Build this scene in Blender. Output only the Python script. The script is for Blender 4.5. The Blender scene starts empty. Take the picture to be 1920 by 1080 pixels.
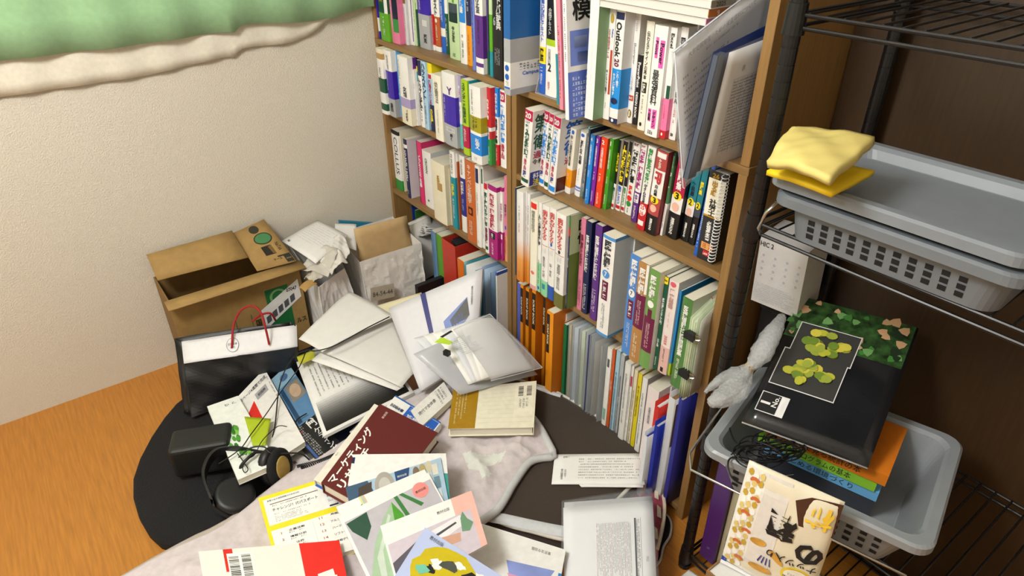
import bpy, math, random
from mathutils import Vector, Matrix, noise as mnoise
random.seed(7)
SC = bpy.context.scene
COL = SC.collection

# ------------------------------------------------------------------ camera
CAM_P = Vector((0.6771, -1.0561, 1.4282)); YAW, PITCH, ROLL, FPX = -0.9271, 0.5488, -0.0038, 1262.1
_cy, _sy, _cp, _sp = math.cos(YAW), math.sin(YAW), math.cos(PITCH), math.sin(PITCH)
FW = Vector((_sy*_cp, _cy*_cp, -_sp)); RT0 = Vector((_cy, -_sy, 0)); UP0 = RT0.cross(FW)
RT = RT0*math.cos(ROLL)+UP0*math.sin(ROLL); UP = -RT0*math.sin(ROLL)+UP0*math.cos(ROLL)
cam_d = bpy.data.cameras.new('camera'); cam_d.sensor_width = 36.0; cam_d.sensor_fit = 'HORIZONTAL'
cam_d.lens = FPX*36.0/1920.0; cam_d.clip_start = 0.02
cam = bpy.data.objects.new('camera', cam_d); COL.objects.link(cam)
cam.matrix_world = Matrix.Translation(CAM_P) @ Matrix((RT, UP, -FW)).transposed().to_4x4()
SC.camera = cam

# ------------------------------------------------------------------ light
SC.view_settings.view_transform = 'Standard'; SC.view_settings.look = 'None'
SC.view_settings.exposure = EXPO = 0.0; SC.view_settings.gamma = 1.0; SC.view_settings.use_curve_mapping = False
wd = bpy.data.worlds.new('room_air'); SC.world = wd; wd.use_nodes = True
wd.node_tree.nodes['Background'].inputs[0].default_value = (1.0, 0.98, 0.95, 1); wd.node_tree.nodes['Background'].inputs[1].default_value = 0.16
def area(name, loc, target, size, power, color, shape='DISK', sy=None):
    d = bpy.data.lights.new(name, 'AREA'); d.shape = shape; d.size = size; d.energy = power; d.color = color
    if sy: d.size_y = sy
    o = bpy.data.objects.new(name, d); COL.objects.link(o); o.location = loc
    o.rotation_euler = (Vector(target)-Vector(loc)).to_track_quat('-Z', 'Y').to_euler()
    return o
ld = bpy.data.lights.new('ceiling_lamp_light', 'POINT'); ld.energy = 96; ld.shadow_soft_size = 0.24; ld.color = (1.0, 0.985, 0.96)
lo_ = bpy.data.objects.new('ceiling_lamp_light', ld); COL.objects.link(lo_); lo_.location = (-0.15, -1.6, 2.12)

def ray(u, v):
    return RT*((u-960.0)/FPX) + UP*(-(v-540.0)/FPX) + FW
def pz(u, v, z):
    d = ray(u, v); return CAM_P + d*((z-CAM_P.z)/d.z)
def py(u, v, y):
    d = ray(u, v); return CAM_P + d*((y-CAM_P.y)/d.y)
def pxx(u, v, x):
    d = ray(u, v); return CAM_P + d*((x-CAM_P.x)/d.x)
def x_at(u, y, z):           # x of the point at depth y and height z that lies on the vertical plane through column u
    a, b = -3.0, 1.2
    for _ in range(50):
        m = (a+b)/2; q = Vector((m, y, z))-CAM_P
        if 960+FPX*q.dot(RT)/q.dot(FW) < u: a = m
        else: b = m
    return (a+b)/2
def z_at(v, x, y):
    a, b = -0.2, 1.42
    for _ in range(50):
        m = (a+b)/2; q = Vector((x, y, m))-CAM_P
        if 540-FPX*q.dot(UP)/q.dot(FW) > v: a = m
        else: b = m
    return (a+b)/2

# ------------------------------------------------------------------ materials
PAL = dict(white='ECEBE8', paper='E9E8E3', cream='E6DFC6', ivory='EFEBD9', black='17171A', dark='2A2B30', grey='A9ABB0', lgrey='CFD0D2', dgrey='55585E',
  purple='3A1FA8', violet='5B2A86', lilac='A89BC8', plum='7A2A7E', magenta='A8187A', pink='E07BA0', lpink='EDC2CB', hotpink='E85FB8', crimson='B5194A', red='C3202A', bred='E02B24', maroon='5A1518', wine='6A1740',
  orange='E8741A', amber='E8960F', rust='B85A28', brown='7A5A32', tan='B08D55', kraft='B99A66', yellow='F2DC1E', olive='A39A18', lime='A8C81E', mustard='A67D0C',
  green='2E8B3D', dgreen='14523A', bgreen='5AA51E', pgreen='BFD8A8', sage='86A97E', mint='8CCFA0', blue='1E5FC0', bblue='1F86E0', sky='6FB3E6', lblue='A9CCE6', navy='1B2450', dnavy='151B38', teal='1E8FA0', lteal='68BDB8', peri='6B7FD0', indigo='2B2F8C', paleblue='C9D6E6', gold='B8891C', slate='3E4A58', skin='D8A58C', peach='EDB9A6')
def lin(h):
    if h in PAL: h = PAL[h]
    r = [int(h[i:i+2], 16)/255 for i in (0, 2, 4)]
    return tuple((c/12.92 if c <= .04045 else ((c+.055)/1.055)**2.4) for c in r)
MATS = {}
def mat(c, rough=0.45, grain=0.05, scale=60.0, bump=0.0, metal=0.0, alpha=1.0, trans=0.0, spec=0.5, sheen=0.0, emit=0.0, stretch=None):
    key = (c, rough, grain, scale, bump, metal, alpha, trans, spec, sheen, emit, stretch)
    if key in MATS: return MATS[key]
    m = bpy.data.materials.new('mat_%s_%d' % (c, len(MATS))); m.use_nodes = True
    nt = m.node_tree; b = nt.nodes['Principled BSDF']; col = lin(c)
    b.inputs['Base Color'].default_value = (*col, 1); b.inputs['Roughness'].default_value = rough
    b.inputs['Metallic'].default_value = metal; b.inputs['Alpha'].default_value = alpha
    b.inputs['Transmission Weight'].default_value = trans; b.inputs['Specular IOR Level'].default_value = spec
    if sheen: b.inputs['Sheen Weight'].default_value = sheen
    if emit: b.inputs['Emission Color'].default_value = (*col, 1); b.inputs['Emission Strength'].default_value = emit
    if grain or bump:
        tc = nt.nodes.new('ShaderNodeTexCoord'); n = nt.nodes.new('ShaderNodeTexNoise'); n.inputs['Scale'].default_value = scale; n.inputs['Detail'].default_value = 4
        src = tc.outputs['Object']
        if stretch:
            mp = nt.nodes.new('ShaderNodeMapping'); mp.inputs['Scale'].default_value = stretch; nt.links.new(src, mp.inputs[0]); src = mp.outputs[0]
        nt.links.new(src, n.inputs['Vector'])
        r = nt.nodes.new('ShaderNodeValToRGB')
        r.color_ramp.elements[0].position = 0.3; r.color_ramp.elements[1].position = 0.7
        r.color_ramp.elements[0].color = (*[x*(1-grain) for x in col], 1); r.color_ramp.elements[1].color = (*[min(1, x*(1+grain)) for x in col], 1)
        nt.links.new(n.outputs['Fac'], r.inputs[0]); nt.links.new(r.outputs[0], b.inputs['Base Color'])
        if bump:
            bp = nt.nodes.new('ShaderNodeBump'); bp.inputs['Strength'].default_value = bump; bp.inputs['Distance'].default_value = 0.004
            nt.links.new(n.outputs['Fac'], bp.inputs['Height']); nt.links.new(bp.outputs[0], b.inputs['Normal'])
    MATS[key] = m
    return m
def ink(c): return mat(c, 0.5, 0.0)
def M(c): return c if isinstance(c, bpy.types.Material) else mat(c)
def wood(c='A67A42', axis='x', grain=0.20):
    st = {'x': (1.5, 26, 26), 'z': (26, 26, 1.5), 'y': (26, 1.5, 26)}[axis]
    return mat(c, 0.42, grain, 7.0, 0.03, stretch=st)
def stripes(c, c2, scale, axis='Z', rough=0.7):
    key = ('str', c, c2, scale, axis)
    if key in MATS: return MATS[key]
    m = mat(c, rough, 0.0).copy(); nt = m.node_tree; b = nt.nodes['Principled BSDF']
    tc = nt.nodes.new('ShaderNodeTexCoord'); w = nt.nodes.new('ShaderNodeTexWave'); w.bands_direction = axis; w.inputs['Scale'].default_value = scale; w.inputs['Distortion'].default_value = 0.6; w.inputs['Detail'].default_value = 2
    nt.links.new(tc.outputs['Object'], w.inputs[0]); r = nt.nodes.new('ShaderNodeValToRGB'); r.color_ramp.elements[0].color = (*lin(c2), 1); r.color_ramp.elements[1].color = (*lin(c), 1); r.color_ramp.elements[1].position = .6
    nt.links.new(w.outputs['Fac'], r.inputs[0]); nt.links.new(r.outputs[0], b.inputs['Base Color'])
    MATS[key] = m
    return m
def gradient(stops, axis=2, scale=1.0, off=0.0, rough=0.45):   # printed colour fade along one object axis
    key = ('gr', tuple(stops), axis, scale, off)
    if key in MATS: return MATS[key]
    m = mat(stops[0][1], rough, 0.0).copy(); nt = m.node_tree; b = nt.nodes['Principled BSDF']
    tc = nt.nodes.new('ShaderNodeTexCoord'); sx = nt.nodes.new('ShaderNodeSeparateXYZ'); nt.links.new(tc.outputs['Object'], sx.inputs[0])
    ma = nt.nodes.new('ShaderNodeMath'); ma.operation = 'MULTIPLY_ADD'; ma.inputs[1].default_value = scale; ma.inputs[2].default_value = off
    nt.links.new(sx.outputs[axis], ma.inputs[0]); r = nt.nodes.new('ShaderNodeValToRGB')
    e = r.color_ramp.elements
    while len(e) < len(stops): e.new(0.5)
    for k, (p, c) in enumerate(stops): e[k].position = p; e[k].color = (*lin(c), 1)
    nt.links.new(ma.outputs[0], r.inputs[0]); nt.links.new(r.outputs[0], b.inputs['Base Color'])
    MATS[key] = m
    return m
CLEAR = mat('D7DCE2', 0.25, 0.0, alpha=0.1)
HAZY = mat('D9DCE0', 0.3, 0.03, 9.0, alpha=0.24)
CHROME = mat('C9CCD0', 0.22, 0.0, metal=1.0)

# ------------------------------------------------------------------ mesh helpers
def thing(name, label, cat, loc=(0, 0, 0), group=None, rot=None, kind=None):
    o = bpy.data.objects.new(name, None); COL.objects.link(o); o.empty_display_size = 0.02
    o.location = loc; o['label'] = label; o['category'] = cat
    if rot: o.rotation_euler = rot
    if group: o['group'] = group
    if kind: o['kind'] = kind
    return o
def mesh(name, verts, faces, mats, parent=None, idx=None, smooth=False, world=True):
    if parent is not None and world:
        L = parent_loc(parent); verts = [(v[0]-L[0], v[1]-L[1], v[2]-L[2]) for v in verts]
    me = bpy.data.meshes.new(name); me.from_pydata([tuple(v) for v in verts], [], faces)
    if not isinstance(mats, (list, tuple)): mats = [mats]
    for m in mats: me.materials.append(M(m))
    if idx: me.polygons.foreach_set('material_index', idx)
    if smooth: me.polygons.foreach_set('use_smooth', [True]*len(faces))
    me.update()
    o = bpy.data.objects.new(name, me); COL.objects.link(o)
    if parent is not None: o.parent = parent
    return o
def parent_loc(p):
    L = Vector(p.location)
    while p.parent is not None: p = p.parent; L = L + p.location
    return L
class G:                                   # gathers faces with material slots
    def __init__(s): s.v = []; s.f = []; s.i = []
    def quad(s, a, b, c, d, m=0): n = len(s.v); s.v += [a, b, c, d]; s.f.append((n, n+1, n+2, n+3)); s.i.append(m)
    def poly(s, pts, m=0): n = len(s.v); s.v += list(pts); s.f.append(tuple(range(n, n+len(pts)))); s.i.append(m)
    def box(s, x0, x1, y0, y1, z0, z1, m=0, b=0.0):
        n = len(s.v)
        s.v += [(x, y, z) for z in (z0, z1) for y in (y0, y1) for x in (x0, x1)]
        for q in ((0, 2, 3, 1), (4, 5, 7, 6), (0, 1, 5, 4), (2, 6, 7, 3), (0, 4, 6, 2), (1, 3, 7, 5)): s.f.append(tuple(n+k for k in q)); s.i.append(m)
    def hexa(s, lo, hi, m=0):              # lo, hi: loops of equal length joined into a closed prism
        n = len(s.v); k = len(lo); s.v += [tuple(p) for p in lo]+[tuple(p) for p in hi]
        s.f.append(tuple(n+j for j in reversed(range(k)))); s.i.append(m); s.f.append(tuple(n+k+j for j in range(k))); s.i.append(m)
        for j in range(k): q = (j+1) % k; s.f.append((n+j, n+q, n+k+q, n+k+j)); s.i.append(m)
    def tube(s, pts, r, seg=8, m=0, closed=False):
        pts = [Vector(p) for p in pts]; N = len(pts); n = len(s.v); up = Vector((0.13, 0.21, 0.97))
        for k, p in enumerate(pts):
            t = (pts[(k+1) % N]-pts[k-1]) if closed else (pts[min(k+1, N-1)]-pts[max(k-1, 0)])
            t.normalize(); a = t.cross(up)
            if a.length < 1e-3: a = t.cross(Vector((1, 0, 0)))
            a.normalize(); b = t.cross(a); rr = r[k] if isinstance(r, (list, tuple)) else r
            s.v += [tuple(p+(a*math.cos(2*math.pi*j/seg)+b*math.sin(2*math.pi*j/seg))*rr) for j in range(seg)]
        for k in range(N if closed else N-1):
            k2 = (k+1) % N
            for j in range(seg): j2 = (j+1) % seg; s.f.append((n+k*seg+j, n+k*seg+j2, n+k2*seg+j2, n+k2*seg+j)); s.i.append(m)
        if not closed: s.f.append(tuple(n+j for j in reversed(range(seg)))); s.i.append(m); s.f.append(tuple(n+(N-1)*seg+j for j in range(seg))); s.i.append(m)
    def out(s, name, mats, parent=None, smooth=False, world=True): return mesh(name, s.v, s.f, mats, parent, s.i, smooth, world)
def box(name, x0, x1, y0, y1, z0, z1, m, parent=None, world=True):
    g = G(); g.box(x0, x1, y0, y1, z0, z1); return g.out(name, m, parent, world=world)
def bevel(o, w=0.002, seg=2):
    b = o.modifiers.new('edge', 'BEVEL'); b.width = w; b.segments = seg; b.limit_method = 'ANGLE'; return o
def spline(pts, n=8, closed=False):
    P = [Vector(p) for p in pts]; out = []; N = len(P)
    for k in range(N if closed else N-1):
        p0 = P[(k-1) % N] if closed else P[max(k-1, 0)]; p1 = P[k]; p2 = P[(k+1) % N]; p3 = P[(k+2) % N] if closed else P[min(k+2, N-1)]
        for j in range(n):
            t = j/n; out.append(0.5*((2*p1)+(p2-p0)*t+(2*p0-5*p1+4*p2-p3)*t*t+(3*p1-p0-3*p2+p3)*t**3))
    if not closed: out.append(P[-1])
    return out

# printed surfaces: S(s, t) -> point, s to the reader's right and t downwards; N the side the reader is on
def planar(a, b, c, d=None):               # a top-left, b top-right, c bottom-right, d bottom-left
    a, b, c = Vector(a), Vector(b), Vector(c); d = Vector(d) if d is not None else a+c-b
    n = (b-a).cross(d-a); n.normalize(); n = -n
    def S(s, t, e=0.0): return (a*(1-s)+b*s)*(1-t)+(d*(1-s)+c*s)*t+n*e
    S.n = n
    return S
TXT = {}
def glyphs(text, mode, bold):
    key = (text, mode, bold)
    if key in TXT: return TXT[key]
    c = bpy.data.curves.new('t', 'FONT'); c.body = "\n".join(text) if mode in 'v' else text; c.align_x = 'CENTER' if mode == 'v' else 'LEFT'; c.resolution_u = 1 if len(text) > 14 else 2; c.offset = bold; c.space_line = 0.86 if mode == 'v' else 1.0
    o = bpy.data.objects.new('t', c); COL.objects.link(o)
    me = bpy.data.meshes.new_from_object(o.evaluated_get(bpy.context.evaluated_depsgraph_get()))
    V = [(v.co.x, v.co.y) for v in me.vertices]; F = [tuple(p.vertices) for p in me.polygons]
    bpy.data.objects.remove(o); bpy.data.meshes.remove(me); bpy.data.curves.remove(c)
    if mode == 'r': V = [(y, -x) for x, y in V]          # turned, reads downwards
    if mode == 'l': V = [(-y, x) for x, y in V]
    if mode == 'u': V = [(-x, -y) for x, y in V]
    xs = [v[0] for v in V] or [0, 1]; ys = [v[1] for v in V] or [0, 1]
    w, h = max(xs)-min(xs) or 1, max(ys)-min(ys) or 1
    r = ([((x-min(xs))/w, (max(ys)-y)/h) for x, y in V], F, w/h)
    TXT[key] = r
    return r
def lettering(parent, S, text, rect, color, mode='h', bold=0.012, e=0.0005, world=True, fit=False, name='lettering', align='c'):
    V, F, asp = glyphs(text, mode, bold); s0, t0, s1, t1 = rect
    if not fit:
        W = (S(s1, (t0+t1)/2)-S(s0, (t0+t1)/2)).length; H = (S((s0+s1)/2, t1)-S((s0+s1)/2, t0)).length
        if asp*H < W*0.999:
            k = min(1.0, asp*H*1.25/W)
            if align == 'c': m = (s0+s1)/2; s0, s1 = m-(s1-s0)/2*k, m+(s1-s0)/2*k
            else: s1 = s0+(s1-s0)*k
        elif W/asp*1.25 < H: k = W/asp*1.25/H; m = (t0+t1)/2; t0, t1 = m-(t1-t0)/2*k, m+(t1-t0)/2*k
    return mesh(name, [S(s0+(s1-s0)*x, t0+(t1-t0)*y, e) for x, y in V], F, ink(color) if isinstance(color, str) else color, parent, world=world)
def patch(parent, S, poly, color, e=0.0003, name='printed_panel', world=True, n=1):
    if len(poly) == 4 and not isinstance(poly[0], (tuple, list)):
        s0, t0, s1, t1 = poly
        vs = [S(s0+(s1-s0)*i/n, t0+(t1-t0)*j/n, e) for j in range(n+1) for i in range(n+1)]
        return mesh(name, vs, [(j*(n+1)+i, (j+1)*(n+1)+i, (j+1)*(n+1)+i+1, j*(n+1)+i+1) for j in range(n) for i in range(n)], color, parent, world=world)
    return mesh(name, [S(a, b, e) for a, b in poly], [tuple(range(len(poly)))], color, parent, world=world)
def smallprint(parent, S, rect, rows, color='dark', vertical=False, e=0.0004, dens=0.55, name='small_print', world=True, seed=1, chars=26, ragged=0.25):
    rnd = random.Random(seed); s0, t0, s1, t1 = rect; vs = []; fs = []
    for r in range(rows):
        end = 1.0-rnd.random()*ragged if rnd.random() < 0.5 else 1.0
        k = 0
        while k < chars*end:
            if rnd.random() < 0.9:
                w = 0.72
                a0, a1 = k/chars, (k+w)/chars; b0, b1 = (r+0.5-dens/2)/rows, (r+0.5+dens/2)/rows
                # each mark: two strokes, so that it reads as a character too small to tell
                for (p0, q0, p1, q1) in ((0, 0, 1, .22), (0, .4, 1, .58), (.38, 0, .62, 1), (.0, .82, 1., 1.)) if dens*1 > 0 else ():
                    if rnd.random() < 0.25: continue
                    c0, c1 = a0+(a1-a0)*p0, a0+(a1-a0)*p1; d0, d1 = b0+(b1-b0)*q0, b0+(b1-b0)*q1
                    if vertical: c0, c1, d0, d1 = 1-d1, 1-d0, c0, c1
                    n = len(vs)
                    vs += [S(s0+(s1-s0)*x, t0+(t1-t0)*y, e) for x, y in ((c0, d0), (c0, d1), (c1, d1), (c1, d0))]; fs.append((n, n+1, n+2, n+3))
            k += 1
    if not fs: return None
    return mesh(name, vs, fs, ink(color), parent, world=world)
def barcode(parent, S, rect, e=0.0005, world=True, vertical=False, seed=3):
    rnd = random.Random(seed); s0, t0, s1, t1 = rect; vs = []; fs = []; k = 0.0
    while k < 0.97:
        w = rnd.choice((.012, .02, .03)); n = len(vs)
        q = ((k, 0), (k, 1), (k+w, 1), (k+w, 0))
        if vertical: q = [(b, a) for a, b in q]
        vs += [S(s0+(s1-s0)*a, t0+(t1-t0)*b, e) for a, b in q]; fs.append((n, n+1, n+2, n+3)); k += w+rnd.choice((.012, .02, .03))
    return mesh('barcode_print', vs, fs, ink('black'), parent, world=world)
def disc(parent, S, c, rx, ry, color, e=0.0004, n=24, name='printed_disc', world=True, a0=0, fan=False):
    if fan: return mesh(name, [S(c[0]+rx*math.cos(2*math.pi*k/n), c[1]+ry*math.sin(2*math.pi*k/n), e) for k in range(n)]+[S(c[0], c[1], e)], [(k, (k+1) % n, n) for k in range(n)], color, parent, world=world)
    return mesh(name, [S(c[0]+rx*math.cos(a0+2*math.pi*k/n), c[1]+ry*math.sin(a0+2*math.pi*k/n), e) for k in range(n)], [tuple(range(n))], color, parent, world=world)
# ------------------------------------------------------------------ the room
XL, YB = -1.497, 0.275
def struct(o, label, cat='wall'): o['kind'] = 'structure'; o['label'] = label; o['category'] = cat; return o
WALLM = mat('D6D0C1', 0.85, 0.035, 260.0, 0.6)
struct(box('wall_left', XL-0.1, XL, -2.7, YB+0.1, 0, 2.4, WALLM), 'textured beige wallpaper wall beside the bookcases')
struct(box('wall_back', XL, 2.1, YB, YB+0.1, 0, 2.4, WALLM), 'beige wallpaper wall behind bookcases and black rack')
struct(box('wall_right', 2.1, 2.2, -2.7, YB+0.1, 0, 2.4, WALLM), 'plain beige wall across the room')
struct(box('wall_front', XL, 2.1, -2.8, -2.7, 0, 2.4, WALLM), 'plain beige wall facing the bookcases')
struct(box('ceiling', XL-0.1, 2.2, -2.8, YB+0.1, 2.4, 2.5, mat('E9E6E0', 0.9, 0.0)), 'white ceiling over the room', 'ceiling')
FL = mat('B4772E', 0.35, 0.16, 5.0, 0.0, stretch=(2, 30, 30))
struct(box('floor', XL-0.1, 2.2, -2.8, YB+0.1, -0.05, 0.0, FL), 'orange brown wooden floor beside the bookcase foot', 'floor')
lamp = thing('ceiling_lamp', 'round white ceiling lamp above the cluttered floor', 'lamp', (-0.15, -1.6, 2.4))
g = G(); NS = 32
for k in range(NS):
    a, b = 2*math.pi*k/NS, 2*math.pi*(k+1)/NS; c, s, c2, s2 = math.cos(a), math.sin(a), math.cos(b), math.sin(b)
    g.quad((.3*c, .3*s, 0), (.3*c2, .3*s2, 0), (.3*c2, .3*s2, -.05), (.3*c, .3*s, -.05)); g.quad((.3*c, .3*s, -.05), (.3*c2, .3*s2, -.05), (.27*c2, .27*s2, -.05), (.27*c, .27*s, -.05))
g.out('lamp_rim', mat('E8E8E6', .4, 0), lamp, world=False)

# ------------------------------------------------------------------ bookcases
HA, HB, HC, TB = 0.9505, 0.7144, 0.4125, 0.0165    # undersides of the three boards, board thickness
ZA, ZB_, ZC, ZD = HA+TB, HB+TB, HC+TB, 0.035
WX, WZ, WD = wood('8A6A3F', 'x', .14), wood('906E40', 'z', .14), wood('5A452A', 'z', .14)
def bookcase(name, label, x0, x1, z0, z1, boards, inset=0.0):
    t = thing(name, label, 'bookcase', ((x0+x1)/2, 0.135, z0), 'wooden bookcases standing in two stacked pairs')
    pw = 0.020
    bevel(box('side_panel', x0, x0+pw, 0, .268, z0, z1, WZ, t), .0012); bevel(box('side_panel', x1-pw, x1, 0, .268, z0, z1, WZ, t), .0012)
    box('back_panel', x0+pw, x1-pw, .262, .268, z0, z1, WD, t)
    for zb, full in boards:
        a, b = (x0, x1) if full else (x0+pw, x1-pw)
        bevel(box('shelf_board', a+.0003, b-.0003, 0.0005, .262, zb, zb+TB, WX, t), .0012)
    return t
XD = -0.7315
for nm, x0, x1, who in (('L', XL+.002, XD-.0025, 'in the corner beside the beige wall'), ('R', XD+.0025, 0.0, 'next to the black rack')):
    t = bookcase('bookcase', 'lower wooden bookcase %s, its rows packed with books' % who, x0, x1, 0, HA, [(HB, 0), (HC, 0), (ZD-.0165, 0)])
    bevel(box('top_board', x0-.0, x1+(.002 if nm == 'R' else 0), -.001, .268, HA, ZA, WX, t), .0012)
    box('plinth', x0+.02, x1-.02, .012, .03, 0, ZD-.0168, WX, t)
    bookcase('bookcase', 'upper wooden bookcase %s, stacked on another' % who, x0+.0005, x1, ZA+.0004, 1.78, [(1.32, 0), (1.763, 0)])

# ------------------------------------------------------------------ upright books
ROWZ = dict(L1=ZA, L2=ZB_, L3=ZC, L4=ZD, R1=ZA, R2=ZB_, R3=ZC, R4=ZD)
PLACE = dict(L1='top row, corner bookcase', L2='second row, corner bookcase', L3='third row, corner bookcase', L4='floor-level row, corner bookcase',
             R1='top row, rack-side bookcase', R2='second row, rack-side bookcase', R3='third row, rack-side bookcase', R4='floor-level row, rack-side bookcase')
LASTX = {}
def bands_of(spec):
    out = []
    for b in spec.split():
        c, _, f = b.partition(':'); out.append((c, float(f) if f else 1.0))
    s = sum(f for _, f in out); z = 0; r = []
    for c, f in out: r.append((z/s, (z+f)/s, c)); z += f
    return r
def make_book(label, x0, th, yf, z0, h, d, spec, texts=(), face=None, tilt=0.0, rough=0.4, bulge=None, group=None, facetexts=(), pages='ivory', name='paperback_book', wrap=True, cat='book', hard=False, discs=()):
    t = thing(name, label, cat, (x0, yf, z0+.0006+(th*math.sin(tilt) if tilt > 0 else 0)), group, (0, tilt, 0) if tilt else None)
    bd = bands_of(spec); cols = [c for _, _, c in bd]; fc = face or None
    bl = min(.0026, th*.12) if bulge is None else bulge
    K = 4; ct = .0022 if hard else .0009
    ov = .003 if hard else 0.0
    mats = []; slot = {}
    def sl(c):
        if c not in slot: slot[c] = len(mats); mats.append(c if isinstance(c, bpy.types.Material) else mat(c, rough, .03, 30))
        return slot[c]
    g = G()
    yb = lambda s: -bl*(1-(2*s-1)**2)+bl
    for a, b, c in bd:
        za, zb = h*(1-a), h*(1-b); i = sl(c)
        for k in range(K):
            s0, s1 = k/K, (k+1)/K; g.quad((th*s0, yb(s0), zb), (th*s1, yb(s1), zb), (th*s1, yb(s1), za), (th*s0, yb(s0), za), i)
        cf = sl(fc) if fc else (i if wrap else sl(bd[0][2]))
        g.quad((th, bl, zb), (th, d, zb), (th, d, za), (th, bl, za), cf); g.quad((0, d, zb), (0, bl, zb), (0, bl, za), (0, d, za), cf)
    i0 = sl(bd[0][2]); i1 = sl(bd[-1][2]); w = sl('ivory')
    for (xa, xb) in ((0, ct), (th-ct, th)):
        g.quad((xa, bl, h), (xb, bl, h), (xb, d, h), (xa, d, h), i0); g.quad((xa, d, 0), (xb, d, 0), (xb, bl, 0), (xa, bl, 0), i1); g.quad((xb, d, 0), (xa, d, 0), (xa, d, h), (xb, d, h), i0)
    g.quad((ct, bl, 0), (ct, d, 0), (ct, d, h), (ct, bl, h), w); g.quad((th-ct, d, 0), (th-ct, bl, 0), (th-ct, bl, h), (th-ct, d, h), w)
    zt, zb2 = h, 0.0
    prof = [(th*k/K, yb(k/K)) for k in range(K+1)]
    n = len(prof)
    for z, i in ((h, i0), (0, i1)):
        g.poly([(x, y, z) for x, y in prof]+[(th, bl+.0012, z), (0, bl+.0012, z)] if z else [(x, y, z) for x, y in reversed(prof)]+[(0, bl+.0012, z), (th, bl+.0012, z)], i)
    g.out('cover', mats, t, world=False)
    pm = stripes(pages, 'D6D0BE' if pages == 'ivory' else 'CBCBC6', 190, 'X')
    box('pages', ct+.0001, th-ct-.0001, bl+.0013, d-.001-ov, ov+.0003, h-ov-.0008, pm, t, world=False)
    def S(s, tt, e=0.0): return Vector((th*s, yb(min(1, max(0, s)))-e, h*(1-tt)))
    def SF(s, tt, e=0.0): return Vector((th+e, bl+(d-bl)*s, h*(1-tt)))
    lab = []
    for tx in texts:
        tx = tx.split('|') if isinstance(tx, str) else tx
        s, f0, f1, c = tx[0], float(tx[1]), float(tx[2]), tx[3]; mode = tx[4] if len(tx) > 4 and tx[4] else 'v'; wf = float(tx[5]) if len(tx) > 5 and tx[5] else .74; xc = float(tx[6]) if len(tx) > 6 and tx[6] else .5
        bold = float(tx[7]) if len(tx) > 7 and tx[7] else .028
        if s == '#': patch(t, S, (xc-wf/2, f0, xc+wf/2, f1), mat(c, rough, 0), .0004, world=False, n=4)
        elif s == 'o': disc(t, S, (xc, (f0+f1)/2), wf/2, (f1-f0)/2, mat(c, rough, 0), .0009, 16, world=False, fan=True)
        elif s == '~': smallprint(t, S, (xc-wf/2, f0, xc+wf/2, f1), max(1, int(mode) if mode.isdigit() else 2), c, True, .001, .6, world=False, chars=int((f1-f0)*h/.0042)+1, seed=int(f0*97+th*9999))
        else: lettering(t, S, s, (xc-wf/2, f0, xc+wf/2, f1), c, mode, bold, .0012, world=False)
    for tx in facetexts:
        tx = tx.split('|'); s, a0, f0, a1, f1, c = tx[0], float(tx[1]), float(tx[2]), float(tx[3]), float(tx[4]), tx[5]; mode = tx[6] if len(tx) > 6 and tx[6] else 'h'
        if s == '#': patch(t, SF, (a0, f0, a1, f1), mat(c, rough, 0), .0003, world=False)
        elif s == '~': smallprint(t, SF, (a0, f0, a1, f1), int(mode), c, False, .0005, .55, world=False, chars=14)
        else: lettering(t, SF, s, (a0, f0, a1, f1), c, mode, .02, .0006, world=False)
    return t
def B(row, uL, v, uR, top, desc, spec, texts=(), utop=None, d=None, gap=0, th=None, yf=None, **kw):
    z0 = ROWZ[row]
    if yf is None:
        if v is None: yf = 0.012
        else: yf = min(0.06, max(-0.075, pz(uL, v, z0).y))
    x0 = x_at(uL, yf, z0); x1 = x_at(uR, yf, z0)
    if th: x1 = x0+th
    lim = LASTX.get(row, (XL+.023 if row[0] == 'L' else XD+.0235))
    if x0 < lim+.0004 and not gap:
        x0 = lim+.0004
    x1 = max(x1, x0+.004)
    end = (XD-.0228) if row[0] == 'L' else -.0206
    if x1 > end: x0 = max(lim+.0004, x0-(x1-end)); x1 = end
    h = top if top < 2 else z_at(top, x0, yf)-z0
    h = min(h, {'2': HA-ZB_, '3': HB-ZC, '4': HC-ZD}.get(row[1], .33)-.003) if not kw.get('tilt') else h
    tilt = kw.pop('tilt', 0.0)
    if utop is not None: tilt = math.atan2(x_at(utop, yf, z0+h)-x0, h)
    LASTX[row] = x1+(.0018 if tilt else 0)
    dd = d or min(.262-.004-max(yf, 0), h*.71)
    place = kw.pop('place', PLACE[row])
    return make_book('%s, %s' % (desc, place), x0, x1-x0, yf, z0, h, dd, spec, texts, tilt=tilt, group=kw.pop('group', 'books on the ' + place), **kw)
# ---- corner bookcase, top row (stands on the joint board)
B('L1', 701.5, 69, 713, .235, 'purple and white paperback at the wall end', 'purple:.72 white:.18 purple:.1', ['法律|.1|.4|white'])
B('L1', 714.5, 74.5, 731, .228, 'green book with a dark green upper half', 'dgreen:.62 bgreen:.38', ['#|.0|.62|white||.3|.85', '~|.65|.92|white|1|.3', '国際法|.1|.5|gold||.4|.4'])
B('L1', 732, 78.5, 749.5, .236, 'pink book with navy and green panels', 'pink', ['#|.0|.68|dnavy||.62|.68', '#|.68|.85|green||.62|.68', '~|.3|.9|white|1|.2|.2'])
B('L1', 750, 79, 755, .235, 'slim white book with tiny black lettering beside the pink book', 'white', ['~|.15|.6|dark|1|.5'])
B('L1', 755.5, 82, 765.5, .225, 'pale grey book with a brown top label', 'lgrey', ['#|.0|.45|brown||.9', '~|.05|.4|gold|1|.4', '~|.5|.9|dgrey|1|.3'])
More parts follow.
